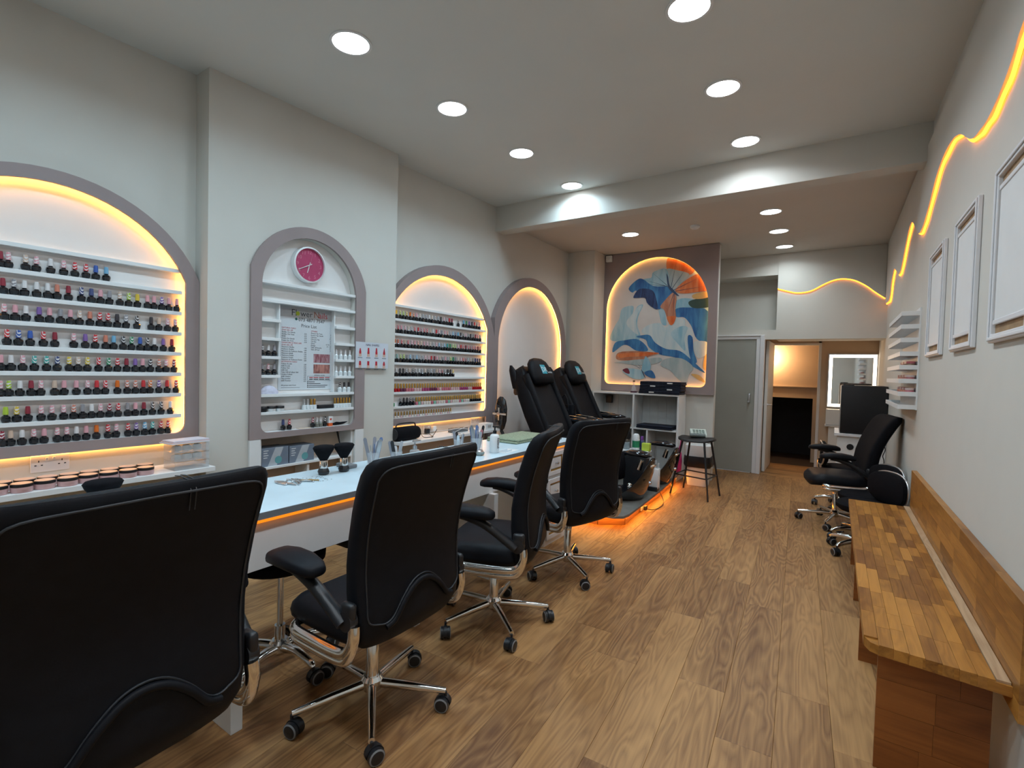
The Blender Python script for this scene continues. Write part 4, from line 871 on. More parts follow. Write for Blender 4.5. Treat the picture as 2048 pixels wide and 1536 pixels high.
office_chair('black padded armchair on wheels leaning back against the right wall', (.045, 5.72, 0), math.radians(100), recline=.165, baserot=math.radians(85), back_m=M['blackf'])
# ---------------------------------------------------------------- low pedicure stools
def low_stool(label, loc, rz, zs=.40, back=True, br=.2, curved=True):
    e = empty('rolling_stool', label, 'stool', loc, rz, 'low rolling stools')
    R = []
    for z, r in ((zs-.075, .12), (zs-.07, .165), (zs-.05, .19), (zs-.02, .192), (zs-.004, .175), (zs, .12)):
        R.append([(r*1.05*math.cos(a), r*math.sin(a), z) for a in [2*PI*i/32 for i in range(32)]])
    MB().loft(R).build('seat', M['blackf'], e, smooth=50)
    if back:
        def sec(x): return -.215+.55*x*x
        O = [(.205*math.copysign(abs(math.cos(a))**.75, math.cos(a)), zs+.125+.125*math.copysign(abs(math.sin(a))**.75, math.sin(a))) for a in [2*PI*i/40 for i in range(40)]]
        rg = []
        for s, d in ((.90, .055), (1.0, .045), (1.0, .012), (.94, .0)):
            rg.append([(x*s, sec(x*s)+d, zs+.125+(z-zs-.125)*s) for x, z in O])
        bk = MB().loft(rg).build('backrest', M['blackf'], e, smooth=50)
        MB().tube([(x*1.0, sec(x)+.006, z) for x, z in O], .009, 8, closed=True).build('silver_trim', M['silver'], bk, smooth=60)
        MB().tube([(0, -.05, zs-.085), (0, -.20, zs-.08), (0, -.228, zs-.03), (0, -.225, zs+.06)], .012, 8).build('back_arm', M['chrome'], e, smooth=50)
    MB().rbox(-.07, .07, -.07, .07, zs-.10, zs-.07, .01).build('seat_plate', M['blackp'], e, smooth=40)
    MB().lathe([(.014, .16), (.014, zs-.10)], 14).build('gas_piston', M['chrome'], e, smooth=40)
    MB().lathe([(.024, .08), (.024, .20)], 18).build('gas_lift', M['chrome'], e, smooth=40)
    star_base(e, R=.245, hub=.10, curved=curved, seedrot=br, r=random.Random(int(loc[1]*71)))
    return e
low_stool('low black rolling stool with silver trimmed back, right beside the end of the wooden bench', (.235, 4.86, 0), math.radians(120), .425, br=math.radians(33))
low_stool('low black rolling stool with silver trimmed back, between the first stool and the armchair', (.25, 5.22, 0), math.radians(118), .43, br=math.radians(10))
low_stool('low black rolling stool beyond the armchair, its back turned to the room', (.10, 6.45, 0), math.radians(-85), .47, br=math.radians(50))
low_stool('black rolling stool with aluminium star base tucked under the desk between the front chairs', (-2.13, 1.31, 0), math.radians(-90), .555, back=False, br=math.radians(20))
# ================================================================= pedicure platform
PZ = .13
GREYV = mat('grey platform vinyl', (.16, .155, .14), .5, var=.15, scale=12)
EDGE = wood('warm edge board', (.20, .085, .03), (.42, .20, .08), scale=1.5, rough=.45, per_obj=.1)
pf = empty('pedicure_platform', 'low grey platform with timber edge and orange glow beneath the pedicure chairs', 'platform', (-2.4, 5.4, 0))
def off(P): return [(x+2.4, y-5.4) for x, y in P]
TOPP = [(XL+.065, 4.16), (-1.74, 4.16), (-1.62, 4.18), (-1.545, 4.235), (-1.53, 4.33), (-1.54, 4.65), (-1.582, 5.55), (-1.66, 6.86), (XL+.065, 6.50)]
TOPP = [(XL+.065, 4.16), (-1.74, 4.16), (-1.62, 4.18), (-1.545, 4.235), (-1.53, 4.33), (-1.54, 4.65), (-1.582, 5.55), (-1.655, 6.52), (XL+.065, 6.52)]
MB().prism(off(TOPP), PZ-.028, PZ).build('deck', GREYV, pf, bevel=.006)
BP = [(-2.4, 4.25), (-1.80, 4.25), (-1.60, 4.40), (-1.635, 5.0), (-1.665, 5.75), (-1.70, 6.51)]
for i, (a, b_) in enumerate(zip(BP, BP[1:])):
    a, b_ = Vector(a), Vector(b_); d = (b_-a); l = d.length; o = MB().box(-l/2, l/2, -.012, .012, .002, PZ-.029).build('edge_board', EDGE, pf)
    m = (a+b_)/2; o.location = (m.x+2.4, m.y-5.4, 0); o.rotation_euler = (0, 0, math.atan2(d.y, d.x))
sp = [(-3.2, 4.20)]+[(-1.78, 4.205), (-1.60, 4.30), (-1.565, 4.38), (-1.585, 4.9), (-1.62, 5.7), (-1.672, 6.5)]
MB().tube([(x+2.4, y-5.4, PZ-.036) for x, y in sp], .006, 6).build('led_strip', glow('platform strip light', (1, .36, .04), 46*LED_GAIN), pf)
sk = empty('floor_socket', 'white socket with black plug on the timber edge of the pedicure platform', 'socket', (-1.600, 4.93, .052), math.radians(-87))
MB().rbox(-.04, .04, -.0, .012, -.04, .04, .004).xf(Matrix.Rotation(PI, 4, 'Z')).build('plate', M['white'], sk, smooth=40); MB().rbox(-.022, .022, -.045, -.013, -.03, .014, .006).xf(Matrix.Rotation(PI, 4, 'Z')).build('plug', M['blackp'], sk, smooth=40)
tag(MB().tube(spline([(-1.556, 4.95, .03), (-1.52, 5.05, .008), (-1.50, 5.25, .006), (-1.53, 5.42, .02), (-1.575, 5.45, .09), (-1.60, 5.42, .136), (-1.66, 5.40, .137)], 6), .004, 6).build('power_cord', M['blackp'], smooth=60), 'thin black cord running from the platform socket up to the tubs', 'cord')
# ================================================================= pedicure spa chairs
QUILT = mat('black quilted leather', (.006, .006, .008), .5, var=.2, scale=20, bump=.15, bscale=150, spec=.18)
SHADE = mat('soft black leather', (.006, .006, .008), .52, var=.2, scale=25, bump=.1, bscale=120, spec=.18)
TEAL = mat('teal badge', (.03, .33, .42), .5, var=.05); INKW = mat('white thread', (.72, .74, .75), .6, var=.03)
def text(body, size, m, parent, mw, name='lettering', align='LEFT', extr=.0002):
    cu_ = bpy.data.curves.new(name, 'FONT'); cu_.body = body; cu_.size = size; cu_.extrude = extr; cu_.align_x = align; cu_.resolution_u = 2
    t = bpy.data.objects.new(name, cu_); COL.objects.link(t)
    me = bpy.data.meshes.new_from_object(t); bpy.data.objects.remove(t); bpy.data.curves.remove(cu_)
    me.materials.clear(); me.materials.append(m); o = bpy.data.objects.new(name, me); COL.objects.link(o)
    if parent: o.parent = parent
    o.matrix_local = mw; return o
def spa_chair(label, wy, arm_up):
    e = empty('pedicure_chair', label, 'pedicure chair', (-2.57, wy, PZ), -PI/2, 'pedicure chairs')
    # backrest leaning from (y -.02, z .50) up to (y -.42, z 1.27)
    def bp(t, d): return (-.02-.42*t, .50+.80*t, d)
    def ring(t, w, th, y0):
        y, z = -.02-.40*t, .50+.80*t; nx, nz = .89, .45; R = []
        for i in range(32):
            a = 2*PI*i/32; c, s = math.cos(a), math.sin(a); x = w*math.copysign(abs(c)**.55, c); q = th*math.copysign(abs(s)**.6, s)
            q += .045*(abs(x)/w)**3 if s > 0 else 0
            R.append((x, y+nx*q, z+nz*q))
        return R
    tab = [(0, .22, .05), (.03, .27, .09), (.15, .305, .11), (.4, .315, .112), (.65, .30, .108), (.8, .275, .10), (.93, .245, .085), (1.0, .20, .055), (1.03, .12, .02)]
    bk = MB().loft([ring(t, w, th, 0) for t, w, th in tab]).build('backrest', SHADE, e, smooth=60)
    for sg in (-1, 1):
        MB().loft([[(sg*.262+.028*math.cos(a), -.02-.40*t+.11*.89+.05*math.sin(a)*.89, .50+.80*t+.11*.45+.05*math.sin(a)*.45) for a in [2*PI*i/12 for i in range(12)]] for t in (.05, .2, .4, .6, .78, .86)]).build('side_bolster', SHADE, bk, smooth=60)
    # quilted centre panel: raised diamonds
    q = MB(); A = Vector((0, -.40, .80)).normalized(); Nn = Vector((0, .89, .45)).normalized()
    for r_ in range(9):
        for c_ in range(5):
            x = (c_-2+(.5 if r_ % 2 else 0))*.056; t = .10+r_*.048
            if abs(x) > .13: continue
            c0 = Vector((x, -.02-.40*t, .50+.80*t))+Nn*.098; h1, h2 = .027, .042
            q.add([tuple(c0+Vector((h1, 0, 0))), tuple(c0+A*h2), tuple(c0-Vector((h1, 0, 0))), tuple(c0-A*h2), tuple(c0+Nn*.012), tuple(c0-Nn*.01)], [(0, 1, 4), (1, 2, 4), (2, 3, 4), (3, 0, 4), (1, 0, 5), (2, 1, 5), (3, 2, 5), (0, 3, 5)])
    q.build('quilting', QUILT, bk)
    H = [(t, w, th) for t, w, th in ((.69, .12, .02), (.705, .19, .055), (.78, .215, .068), (.90, .21, .068), (.98, .185, .056), (1.03, .13, .035), (1.05, .05, .01))]
    hr = []
    for t, w, th in H:
        y, z = -.02-.40*t+.89*.15, .50+.80*t+.45*.15+.02
        hr.append([(w*math.copysign(abs(math.cos(a))**.6, math.cos(a)), y+.89*th*math.sin(a), z+.45*th*math.sin(a)) for a in [2*PI*i/28 for i in range(28)]])
    hd = MB().loft(hr).build('headrest', SHADE, e, smooth=60)
    c0 = Vector((0, -.02-.40*.86, .50+.80*.86+.02))+Nn*.2205
    X = Vector((-1, 0, 0)); Mx = Matrix(((X.x, A.x, Nn.x, 0), (X.y, A.y, Nn.y, 0), (X.z, A.z, Nn.z, 0), (0, 0, 0, 1)))
    def at(u, v, d): m_ = Mx.copy(); m_.translation = c0+X*u+A*v+Nn*d; return m_
    bd = MB().box(-.05, .05, -.055, .055, -.004, .0).xf(at(-.035, 0, 0)).build('badge', TEAL, hd)
    text('DR', .085, INKW, hd, at(-.078, -.03, .0006)); text('London', .038, INKW, hd, at(.025, -.045, -.004))
    MB().box(-.046, -.042, -.05, .05, .0, .0006).xf(at(-.035, 0, 0)).build('badge_line', INKW, hd)
    for sg in (-1, 1): MB().loft([[(sg*.23+.03*math.cos(a)*k, y+.05*k*math.sin(a), z) for a in [2*PI*i/12 for i in range(12)]] for y, z, k in ((-.40, 1.08, .9), (-.42, 1.18, 1.1), (-.455, 1.28, .9), (-.48, 1.34, .3))]).build('shoulder_flap', SHADE, bk, smooth=60)
    MB().rbox(-.265, .265, -.08, .46, .44, .56, .05, 4).build('seat', SHADE, e, smooth=60)
    MB().rbox(-.285, .285, -.42, .44, .005, .43, .03).build('chassis', M['gloss'], e, smooth=40)
    MB().rbox(-.20, .20, -.40, -.05, .43, .60, .03).build('motor_housing', M['blackp'], e, smooth=40)
    for sg in (-1, 1):
        up = arm_up and sg > 0
        R = []
        for t, w, th in ((0, .02, .01), (.03, .05, .025), (.12, .075, .035), (.26, .08, .035), (.36, .06, .028), (.40, .02, .01)):
            if up: R.append([(sg*.345+th*math.cos(a), -.52+w*math.sin(a), .61+t*.95) for a in [2*PI*i/20 for i in range(20)]])
            else: R.append([(sg*.345+w*.75*math.cos(a), -.16+t*1.25, .72+th*math.sin(a)) for a in [2*PI*i/20 for i in range(20)]])
        am = MB().loft(R).build('armrest', M['gloss'], e, smooth=60)
        if up:
            MB().tube([(.385, -.60, .80), (.385, -.42, .80)], .012, 8).tube([(.385, -.52, .73), (.385, -.52, .87)], .012, 8).lathe([(.022, 0), (.022, .03)], 12, (.37, -.52, .80), 'x').build('tap_cross', M['chrome'], am, smooth=50)
            MB().tube([(.30, -.40, .45), (.33, -.48, .55), (.345, -.52, .63)], .018, 8).build('arm_post', M['blackp'], am, smooth=50)
        else:
            MB().tube([(sg*.345, -.20, .735), (sg*.345, .0, .765), (sg*.345, .20, .755)], [.014, .012, .008], 8).build('chrome_bar', M['chrome'], am, smooth=50)
            MB().tube([(sg*.30, -.10, .40), (sg*.335, -.08, .55), (sg*.345, -.02, .70)], .022, 8).build('arm_post', M['blackp'], am, smooth=50)
    return e
spa_chair('black pedicure chair nearest the desk, its near armrest folded up', 4.83, True)
spa_chair('black pedicure chair farther back beside the white shelving', 5.72, False)
def spa_tub(label, wy):
    e = empty('pedicure_tub', label, 'foot bath', (-1.755, wy, PZ), 0, 'pedicure tubs'); n = 40
    def rim(s, dz, sy=1): return [(.255*s*math.cos(a), .285*s*math.sin(a), .05+.375*((1+math.cos(a))/2)**4+(dz or 0)) for a in [2*PI*i/n for i in range(n)]]
    def base(s, z): return [(.16*s*math.cos(a)-.01, .19*s*math.sin(a), z) for a in [2*PI*i/n for i in range(n)]]
    def mid(k, s0=1.0):
        A_, B_ = base(1.0, .004), rim(s0, 0); return [tuple(a_+(b_-a_)*k for a_, b_ in zip(p, q_)) for p, q_ in zip(A_, B_)]
    def bulge(k): return [(x*(1+.10*math.sin(PI*k)), y*(1+.10*math.sin(PI*k)), z) for x, y, z in mid(k)]
    rings = [base(1, .004), bulge(.15), bulge(.4), bulge(.7), bulge(.92), rim(1.0, .010), rim(.95, .014), rim(.90, .004)]
    bowl = [[(x*.86, y*.86, z*.5+.045) for x, y, z in mid(.75)], [(x*.75, y*.75, .06) for x, y, z in mid(.4)]]
    MB().loft(rings+bowl).build('shell', M['gloss'], e, smooth=70)
    for k, (a, zz) in enumerate(((.85, .10), (1.35, .075), (1.95, .07))):
        c = (.185*math.cos(a)+.01, .205*math.sin(a), zz); d = Vector((-math.cos(a), -math.sin(a), .4)).normalized()
        m_ = d.to_track_quat('Z', 'Y').to_matrix().to_4x4(); m_.translation = Vector(c); MB().lathe([(.028, 0), (.028, .006), (.018, .012), (.006, .012)], 16).xf(m_).build('jet', M['chrome'], e, smooth=40)
    MB().tube([(.10, .0, .30), (.13, .0, .40)], [.03, .022], 10).build('pad_post', M['chrome'], e, smooth=50)
    R = []
    for t, w, th in ((-.16, .02, .008), (-.14, .05, .022), (-.06, .075, .034), (.04, .08, .036), (.12, .065, .028), (.15, .02, .008)): R.append([(.075+t, w*math.cos(a), .445+th*math.sin(a)+.02*math.cos(t*9)) for a in [2*PI*i/20 for i in range(20)]])
    MB().loft(R).build('footrest_pad', M['gloss'], e, smooth=60)
    MB().rbox(.20, .262, -.07, .07, .34, .37, .012).build('spout', M['chrome'], e, smooth=40)
    MB().lathe([(.016, 0), (.016, .02)], 14, (.245, -.10, .20), 'x').build('drain_cap', M['silver'], e, smooth=40)
spa_tub('glossy black foot bath in front of the nearer pedicure chair', 4.93)
spa_tub('glossy black foot bath in front of the farther pedicure chair', 5.84)
# bags, caddy and bottles between the chairs
bg = empty('tote_bag', 'black tote bag with studded straps hanging between the pedicure chairs', 'bag', (-2.72, 5.30, .72))
MB().loft([[(w*math.copysign(abs(math.cos(a))**.4, math.cos(a)), d*math.copysign(abs(math.sin(a))**.5, math.sin(a)), z) for a in [2*PI*i/28 for i in range(28)]] for z, w, d in ((0, .10, .03), (.02, .13, .045), (.15, .145, .045), (.30, .15, .028))]).build('pouch', SHADE, bg, smooth=50)
for s in (-1, 1):
    MB().tube(spline([(s*.07, -.046, .16), (s*.07, -.04, .27), (s*.045, -.02, .36), (0, -.005, .42)], 4), .008, 8).build('strap', SHADE, bg, smooth=60)
    for z in (.20, .25): MB().lathe([(.007, 0), (.005, .005)], 10, (s*.07, -.058, z), 'y').build('stud', M['silver'], bg, smooth=40)
bb_ = empty('shoulder_bag', 'brown shoulder bag with pale strap hanging behind the nearer pedicure chair', 'bag', (-3.075, 4.80, 1.13))
BR = mat('brown suede', (.16, .10, .065), .8, var=.2, scale=20)
MB().loft([[(w*math.cos(a), .05*math.sin(a), z) for a in [2*PI*i/20 for i in range(20)]] for z, w in ((0, .03), (.02, .05), (.15, .055), (.24, .045), (.26, .02))]).build('pouch', BR, bb_, smooth=50)
MB().tube(spline([(-.04, -.04, .20), (-.02, -.055, .27), (.02, -.055, .27), (.045, -.04, .20), (.05, -.045, .10)], 4), .008, 8).build('strap', mat('pale strap', (.45, .36, .28), .7), bb_, smooth=60)
tr = empty('small_trolley', 'small black trolley with a white tray between the two foot baths', 'trolley', (-1.84, 5.385, PZ))
MB().rbox(-.12, .13, -.08, .08, .02, .40, .012).build('body', M['blackp'], tr, smooth=40); MB().rbox(-.155, .145, -.095, .095, .402, .425, .008).build('tray', M['white'], tr, smooth=40)
for x in (-.09, .10):
    for y in (-.055, .055): MB().lathe([(.012, -.01), (.018, 0), (.012, .01)], 12, (x, y, .018), 'y').build('wheel', M['blackp'], tr, smooth=40)
def lotion(x, y, z, h, r0, bodym, capm, label, dome=True, band=None):
    e = empty('lotion_bottle', label, 'bottle', (x, y, z)); k = h*.68
    MB().lathe([(r0*.93, 0), (r0, .004), (r0, k), (r0*.9, k+.004)], 20).build('body', bodym, e, smooth=40)
    MB().lathe([(r0*.94, k+.0045), (r0*.94, h*.86), (r0*.7, h*.97), (r0*.25, h)] if dome else [(r0*.6, k+.0045), (r0*.6, h)], 20).build('cap', capm, e, smooth=45)
    if band: MB().lathe([(r0*1.005, k*.25), (r0*1.005, k*.85)], 20, cap=False).build('label', band, e, smooth=40)
TZ = PZ+.4255
lotion(-1.845, 5.37, TZ, .185, .040, M['white'], M['white'], 'white bottle with green label standing between the foot baths', True, flat('green label', (.02, .22, .10)))
lotion(-1.80, 5.44, TZ, .15, .026, flat('navy bottle', (.05, .06, .16), .3), flat('violet cap', (.18, .05, .32)), 'small navy bottle with violet cap behind the green labelled bottle', False)
lotion(-1.95, 5.36, TZ, .11, .035, mat('clear bottle', (.6, .7, .75), .1, trans=.5), M['silver'], 'clear bottle beside the green labelled bottle', False)
tag(MB().rbox(-.045, .045, -.03, .03, 0, .085, .004).build('lime_box', flat('lime card', (.48, .60, .06)), loc=(-1.735, 5.40, TZ), smooth=30), 'lime green box standing at the end of the white tray', 'box')
cd_ = empty('tool_caddy', 'white plastic caddy with clear tubes standing between the foot baths', 'caddy', (-1.625, 5.365, PZ))
MB().rbox(-.055, .05, -.045, .045, .0, .05, .006).build('foot', M['blackp'], cd_, smooth=40)
MB().rbox(-.065, .055, -.035, -.02, .03, .25, .005).rbox(-.065, .055, .02, .035, .03, .25, .005).build('side_plate', M['white'], cd_, smooth=40); MB().rbox(-.06, .05, -.019, .019, .03, .17, .004).build('tray', M['white'], cd_, smooth=40)
for i in range(4): MB().tube([(-.045+i*.028, 0, .10), (-.05+i*.03, .004*i, .40-.03*i)], .011, 10).build('clear_tube', M['clear'], cd_, smooth=50)
hb = empty('black_cloth', 'black folded cloth hanging over the nearer foot bath', 'cloth', (-1.90, 4.84, PZ+.19))
MB().loft([[(w*math.cos(a)*(1+.06*math.sin(5*a)), .09*w/.12*math.sin(a), z) for a in [2*PI*i/28 for i in range(28)]] for z, w in ((.0, .09), (.02, .12), (.15, .125), (.27, .11), (.31, .05))]).build('cloth', M['blackf'], hb, smooth=60)
# ================================================================= white shelving, towels, stool, bin
su = empty('white_shelving', 'white open shelving unit under the butterfly painting', 'shelving', (-2.32, 6.77, 0))
WS = M['white']
MB().box(-.618, .618, -.18, .185, 1.122, 1.146).build('top', WS, su, bevel=.002)
for x in (-.618, -.013, .594): MB().box(x, x+.024, -.18, .185, 0 if x > -.6 else .0, 1.1215).build('upright', WS, su, bevel=.002)
MB().box(-.593, -.0135, -.175, .185, .648, .670).build('shelf', WS, su, bevel=.002); MB().box(.0115, .5935, -.175, .185, .648, .670).build('shelf', WS, su, bevel=.002)
MB().box(.19, .212, -.175, .185, .0, .6475).build('divider', WS, su, bevel=.002)
bkm = mat('pale panelled back', (.55, .57, .56), .6)
for i in range(10): MB().box(-.594+i*.119, -.594+i*.119+.1165, .186, .190, .0, 1.12).build('back_board', bkm, su)
NAVY = mat('navy towel', (.013, .017, .034), .95, var=.3, scale=60, bump=.5, bscale=260)
def towel(x, y, z, w, d, h, label, tagm=True):
    e = empty('folded_towel', label, 'towel', (x, y, z), RND.uniform(-.03, .03), 'navy towels'); MB().rbox(-w/2, w/2, -d/2, d/2, 0, h*.52, h*.25).build('lower_fold', NAVY, e, smooth=60); MB().rbox(-w/2+.006, w/2-.004, -d/2-.004, d/2, h*.50, h, h*.24).build('upper_fold', NAVY, e, smooth=60)
    if tagm: MB().box(-.13 if RND.random() < .5 else .10, -.06 if RND.random() < .5 else .17, -d/2-.008, -d/2-.004, h*.35, h*.7).build('white_tag', M['white'], e)
for i in range(4): towel(-1.965+RND.uniform(-.008, .008), 6.72, 1.1465+i*.042, .56, .28, .0415, 'folded navy towel, %s from the bottom of the stack below the painting' % ORD[i])
towel(-2.02, 6.72, .6705, .50, .28, .05, 'folded navy towel lying alone inside the white shelving', False)
vz = empty('glass_bottle', 'small clear bottle with dark base on top of the white shelving', 'bottle', (-2.36, 6.70, 1.1465)); MB().lathe([(.045, .0), (.045, .018), (.04, .022)], 20).build('base', flat('plum base', (.07, .02, .05)), vz, smooth=40); MB().lathe([(.038, .0222), (.036, .05), (.016, .10), (.014, .15)], 20).build('glass', M['clear'], vz, smooth=50); MB().lathe([(.016, .1505), (.016, .17)], 14).build('stopper', flat('brown stopper', (.15, .08, .05)), vz, smooth=40)
tag(MB().rbox(-.045, .045, -.03, .03, -.06, .06, .006).build('black_adapter', M['blackp'], loc=(-2.80, 6.905, 1.03), smooth=40), 'black power adapter fixed high inside the left shelving bay', 'adapter')
tag(MB().tube([(-2.80, 6.90, .968), (-2.80, 6.91, .80), (-2.795, 6.91, .672)], .004, 6).build('white_cable', WH, smooth=50), 'thin white cable hanging below the black adapter in the shelving', 'cable')
st = empty('bar_stool', 'tall black four legged stool holding a small machine near the platform', 'stool', (-1.335, 6.03, 0))
ST = [(-.255, -.128), (-.205, .278), (.197, -.264), (.252, .119)]; SP = [(-.14, -.10), (-.11, .14), (.11, -.13), (.14, .10)]
R = []
for z, s in ((.635, .93), (.64, 1.0), (.66, 1.0), (.672, .9)): R.append([(.205*s*math.copysign(abs(math.cos(a))**.7, math.cos(a)), .18*s*math.copysign(abs(math.sin(a))**.7, math.sin(a)), z+.018*(math.cos(a)**2)) for a in [2*PI*i/32 for i in range(32)]])
MB().loft(R).build('seat', mat('black seat', (.018, .016, .016), .55, var=.2, scale=12), st, smooth=60)
for (x, y), (u, v) in zip(ST, SP): MB().tube([(x, y, .002), (u, v, .64)], [.011, .012], 10).build('leg', M['blackp'], st, smooth=50)
def lg(i, z): (x, y), (u, v) = ST[i], SP[i]; k = z/.64; return (x+(u-x)*k, y+(v-y)*k, z)
for a, b_ in ((0, 1), (2, 3), (0, 2), (1, 3)): MB().tube([lg(a, .24), lg(b_, .24)], .008, 8).build('footrail', M['blackp'], st, smooth=50)
cm = empty('desk_calculator', 'pale green desk calculator standing on the black stool', 'calculator', (-1.325, 6.04, .692), .35)
MB().add([(-.09, -.07, 0), (.09, -.07, 0), (.09, .07, 0), (-.09, .07, 0), (-.09, -.06, .025), (.09, -.06, .025), (.09, .06, .085), (-.09, .06, .085)], [(0, 3, 2, 1), (4, 5, 6, 7), (0, 1, 5, 4), (1, 2, 6, 5), (2, 3, 7, 6), (3, 0, 4, 7)]).build('body', flat('pale mint', (.50, .56, .50)), cm, bevel=.004)
MB().lathe([(.022, -.085), (.022, .085)], 14, (-.02, -.092, .024), 'x').build('roll', flat('grey roll', (.15, .18, .17)), cm, smooth=40)
for i in range(4):
    for j in range(3): MB().box(-.06+i*.034, -.036+i*.034, -.045+j*.03, -.025+j*.03, .036+j*.015, .046+j*.015).build('key', flat('grey key', (.30, .36, .32)), cm)
bn = empty('waste_bin', 'white bin with a black liner standing behind the stool', 'bin', (-1.435, 6.62, 0), .05)
MB().loft([[(w*math.copysign(abs(math.cos(a))**.35, math.cos(a)), w*.9*math.copysign(abs(math.sin(a))**.35, math.sin(a)), z) for a in [2*PI*i/32 for i in range(32)]] for z, w in ((.002, .125), (.30, .15), (.52, .155))]).build('body', M['white'], bn, smooth=50)
MB().loft([[(w*(1+.03*math.sin(7*a+z*20))*math.copysign(abs(math.cos(a))**.4, math.cos(a)), w*.9*(1+.03*math.cos(6*a))*math.copysign(abs(math.sin(a))**.4, math.sin(a)), z) for a in [2*PI*i/48 for i in range(48)]] for z, w in ((.24, .158), (.27, .175), (.33, .172), (.38, .165))]).build('liner', M['blackp'], bn, smooth=60)
MB().lathe([(.10, .5205), (.10, .54), (.06, .548)], 24).build('lid', M['white'], bn, smooth=40)
fs = empty('pink_duster', 'bright pink plastic duster standing against the shelving', 'duster', (-1.675, 6.56, .133))
PKD = flat('hot pink plastic', (.60, .03, .16), .4); MB().loft([[(.035*k*math.cos(a), .012*k*math.sin(a)+.0, z) for a in [2*PI*i/14 for i in range(14)]] for z, k in ((.0, .7), (.04, 1.1), (.16, 1.3), (.26, 1.0), (.31, .45))]).build('blade', PKD, fs, smooth=60); MB().tube([(0, 0, .30), (.02, 0, .36), (.03, 0, .45)], .010, 8).build('handle', PKD, fs, smooth=60)
# ================================================================= butterfly painting on the rear panel
PY = 6.905
pa = empty('painted_panel', 'mauve panel with an arched blue and orange butterfly painting and glowing rim', 'wall art', (0, 0, 0))
inn = arch(-2.892, -1.448, 1.252, -2.17, 2.342, .722, .075)
def rect_like(inner, x0, x1, z0, z1):
    out = []; cx, cz = (x0+x1)/2, (z0+z1)/2
    for x, z in inner:
        dx, dz = x-cx, z-cz; t = min((x1-cx)/abs(dx) if abs(dx) > 1e-6 else 1e9, (z1-cz)/abs(dz) if abs(dz) > 1e-6 else 1e9); out.append((cx+dx*t, cz+dz*t))
    return out
OP = rect_like(inn, -2.992, -1.338, 1.153, 3.160)
MB().ring(OP, inn, PY, PY+.016, 'y').build('surround', M['mauve'], pa)
for x0, x1, z0, z1 in ((-2.990, -2.93, 1.155, 3.158), (-1.40, -1.340, 1.155, 3.158), (-2.93, -1.40, 1.155, 1.20), (-2.93, -1.40, 3.10, 3.158)): MB().box(x0, x1, PY+.0165, 6.961, z0, z1).build('batten', M['mauve'], pa)
for (ax_, az) in ((-2.992, 3.160), (-1.338, 3.160), (-2.992, 1.153), (-1.338, 1.153)):       # fill the corner wedges the ring leaves
    near = sorted(OP, key=lambda p: math.hypot(p[0]-ax_, p[1]-az))[:1]; hx = [p for p in OP if abs(p[0]-ax_) < 1e-4]; hz = [p for p in OP if abs(p[1]-az) < 1e-4]
    if hx and hz:
        a_ = min(hx, key=lambda p: abs(p[1]-az)); b_ = min(hz, key=lambda p: abs(p[0]-ax_))
        if math.hypot(a_[0]-b_[0], a_[1]-b_[1]) > 1e-4: MB().prism([a_, (ax_, az), b_], PY, PY+.016, 'y').build('surround_corner', M['mauve'], pa)
MB().prism(arch(-2.90, -1.44, 1.245, -2.17, 2.342, .73, .075), PY+.0545, PY+.0555, 'y').build('canvas', mat('painting ground', (.62, .60, .58), .6, var=.05, scale=4), pa)
cc = (-2.17, 2.2); MB().tube([(x+(x-cc[0])*.012, PY+.030, z+(z-cc[1])*.012) for x, z in inn], .0055, 6, closed=True).build('led_strip', glow('painting rim light', (1, .43, .085), 16*LED_GAIN), pa)
# shapes traced in a local painting frame: u 0..1 across, v 0..1 upwards of the arched opening
def brushmat(name, a, b_, ang=0.0, sc=5):
    m, nt, b = _nt(name); L = nt.links; tc = N(nt, 'ShaderNodeTexCoord'); mp = N(nt, 'ShaderNodeMapping'); mp.inputs['Rotation'].default_value = (0, ang, 0); mp.inputs['Scale'].default_value = (sc, sc, sc*.22)
    L.new(tc.outputs['Object'], mp.inputs['Vector']); no = N(nt, 'ShaderNodeTexNoise'); no.inputs['Scale'].default_value = 2.2; no.inputs['Detail'].default_value = 4; no.inputs['Distortion'].default_value = .8; L.new(mp.outputs[0], no.inputs['Vector'])
    cr = N(nt, 'ShaderNodeValToRGB'); cr.color_ramp.elements[0].position = .35; cr.color_ramp.elements[1].position = .65; cr.color_ramp.elements[0].color = tuple(a)+(1,); cr.color_ramp.elements[1].color = tuple(b_)+(1,)
    L.new(no.outputs['Fac'], cr.inputs['Fac']); L.new(cr.outputs['Color'], b.inputs['Base Color']); b.inputs['Roughness'].default_value = .65; return m
ART = dict(B=brushmat('deep blue wash', (.015, .10, .30), (.06, .25, .50), .6), S=brushmat('sky blue wash', (.22, .45, .58), (.40, .58, .66), -.5), I=brushmat('ice blue wash', (.42, .58, .64), (.58, .66, .68), .3), N_=brushmat('navy wash', (.01, .02, .08), (.03, .08, .22), .2, 9),
           O=brushmat('orange wash', (.62, .10, .01), (.72, .26, .10), -.9), P=brushmat('terracotta wash', (.42, .15, .08), (.55, .28, .18), .4), G=brushmat('grey wash', (.32, .42, .44), (.46, .52, .52), .2), D=flat('dark green wash', (.03, .07, .06)), Y=flat('ochre wash', (.62, .40, .14)), L=flat('ink line', (.02, .05, .12)), M_=flat('maroon wash', (.16, .02, .04)))
AX, AZ, AS = 1140, 470, 320/1489      # the tracing was made on a 1489 px wide crop of the panel
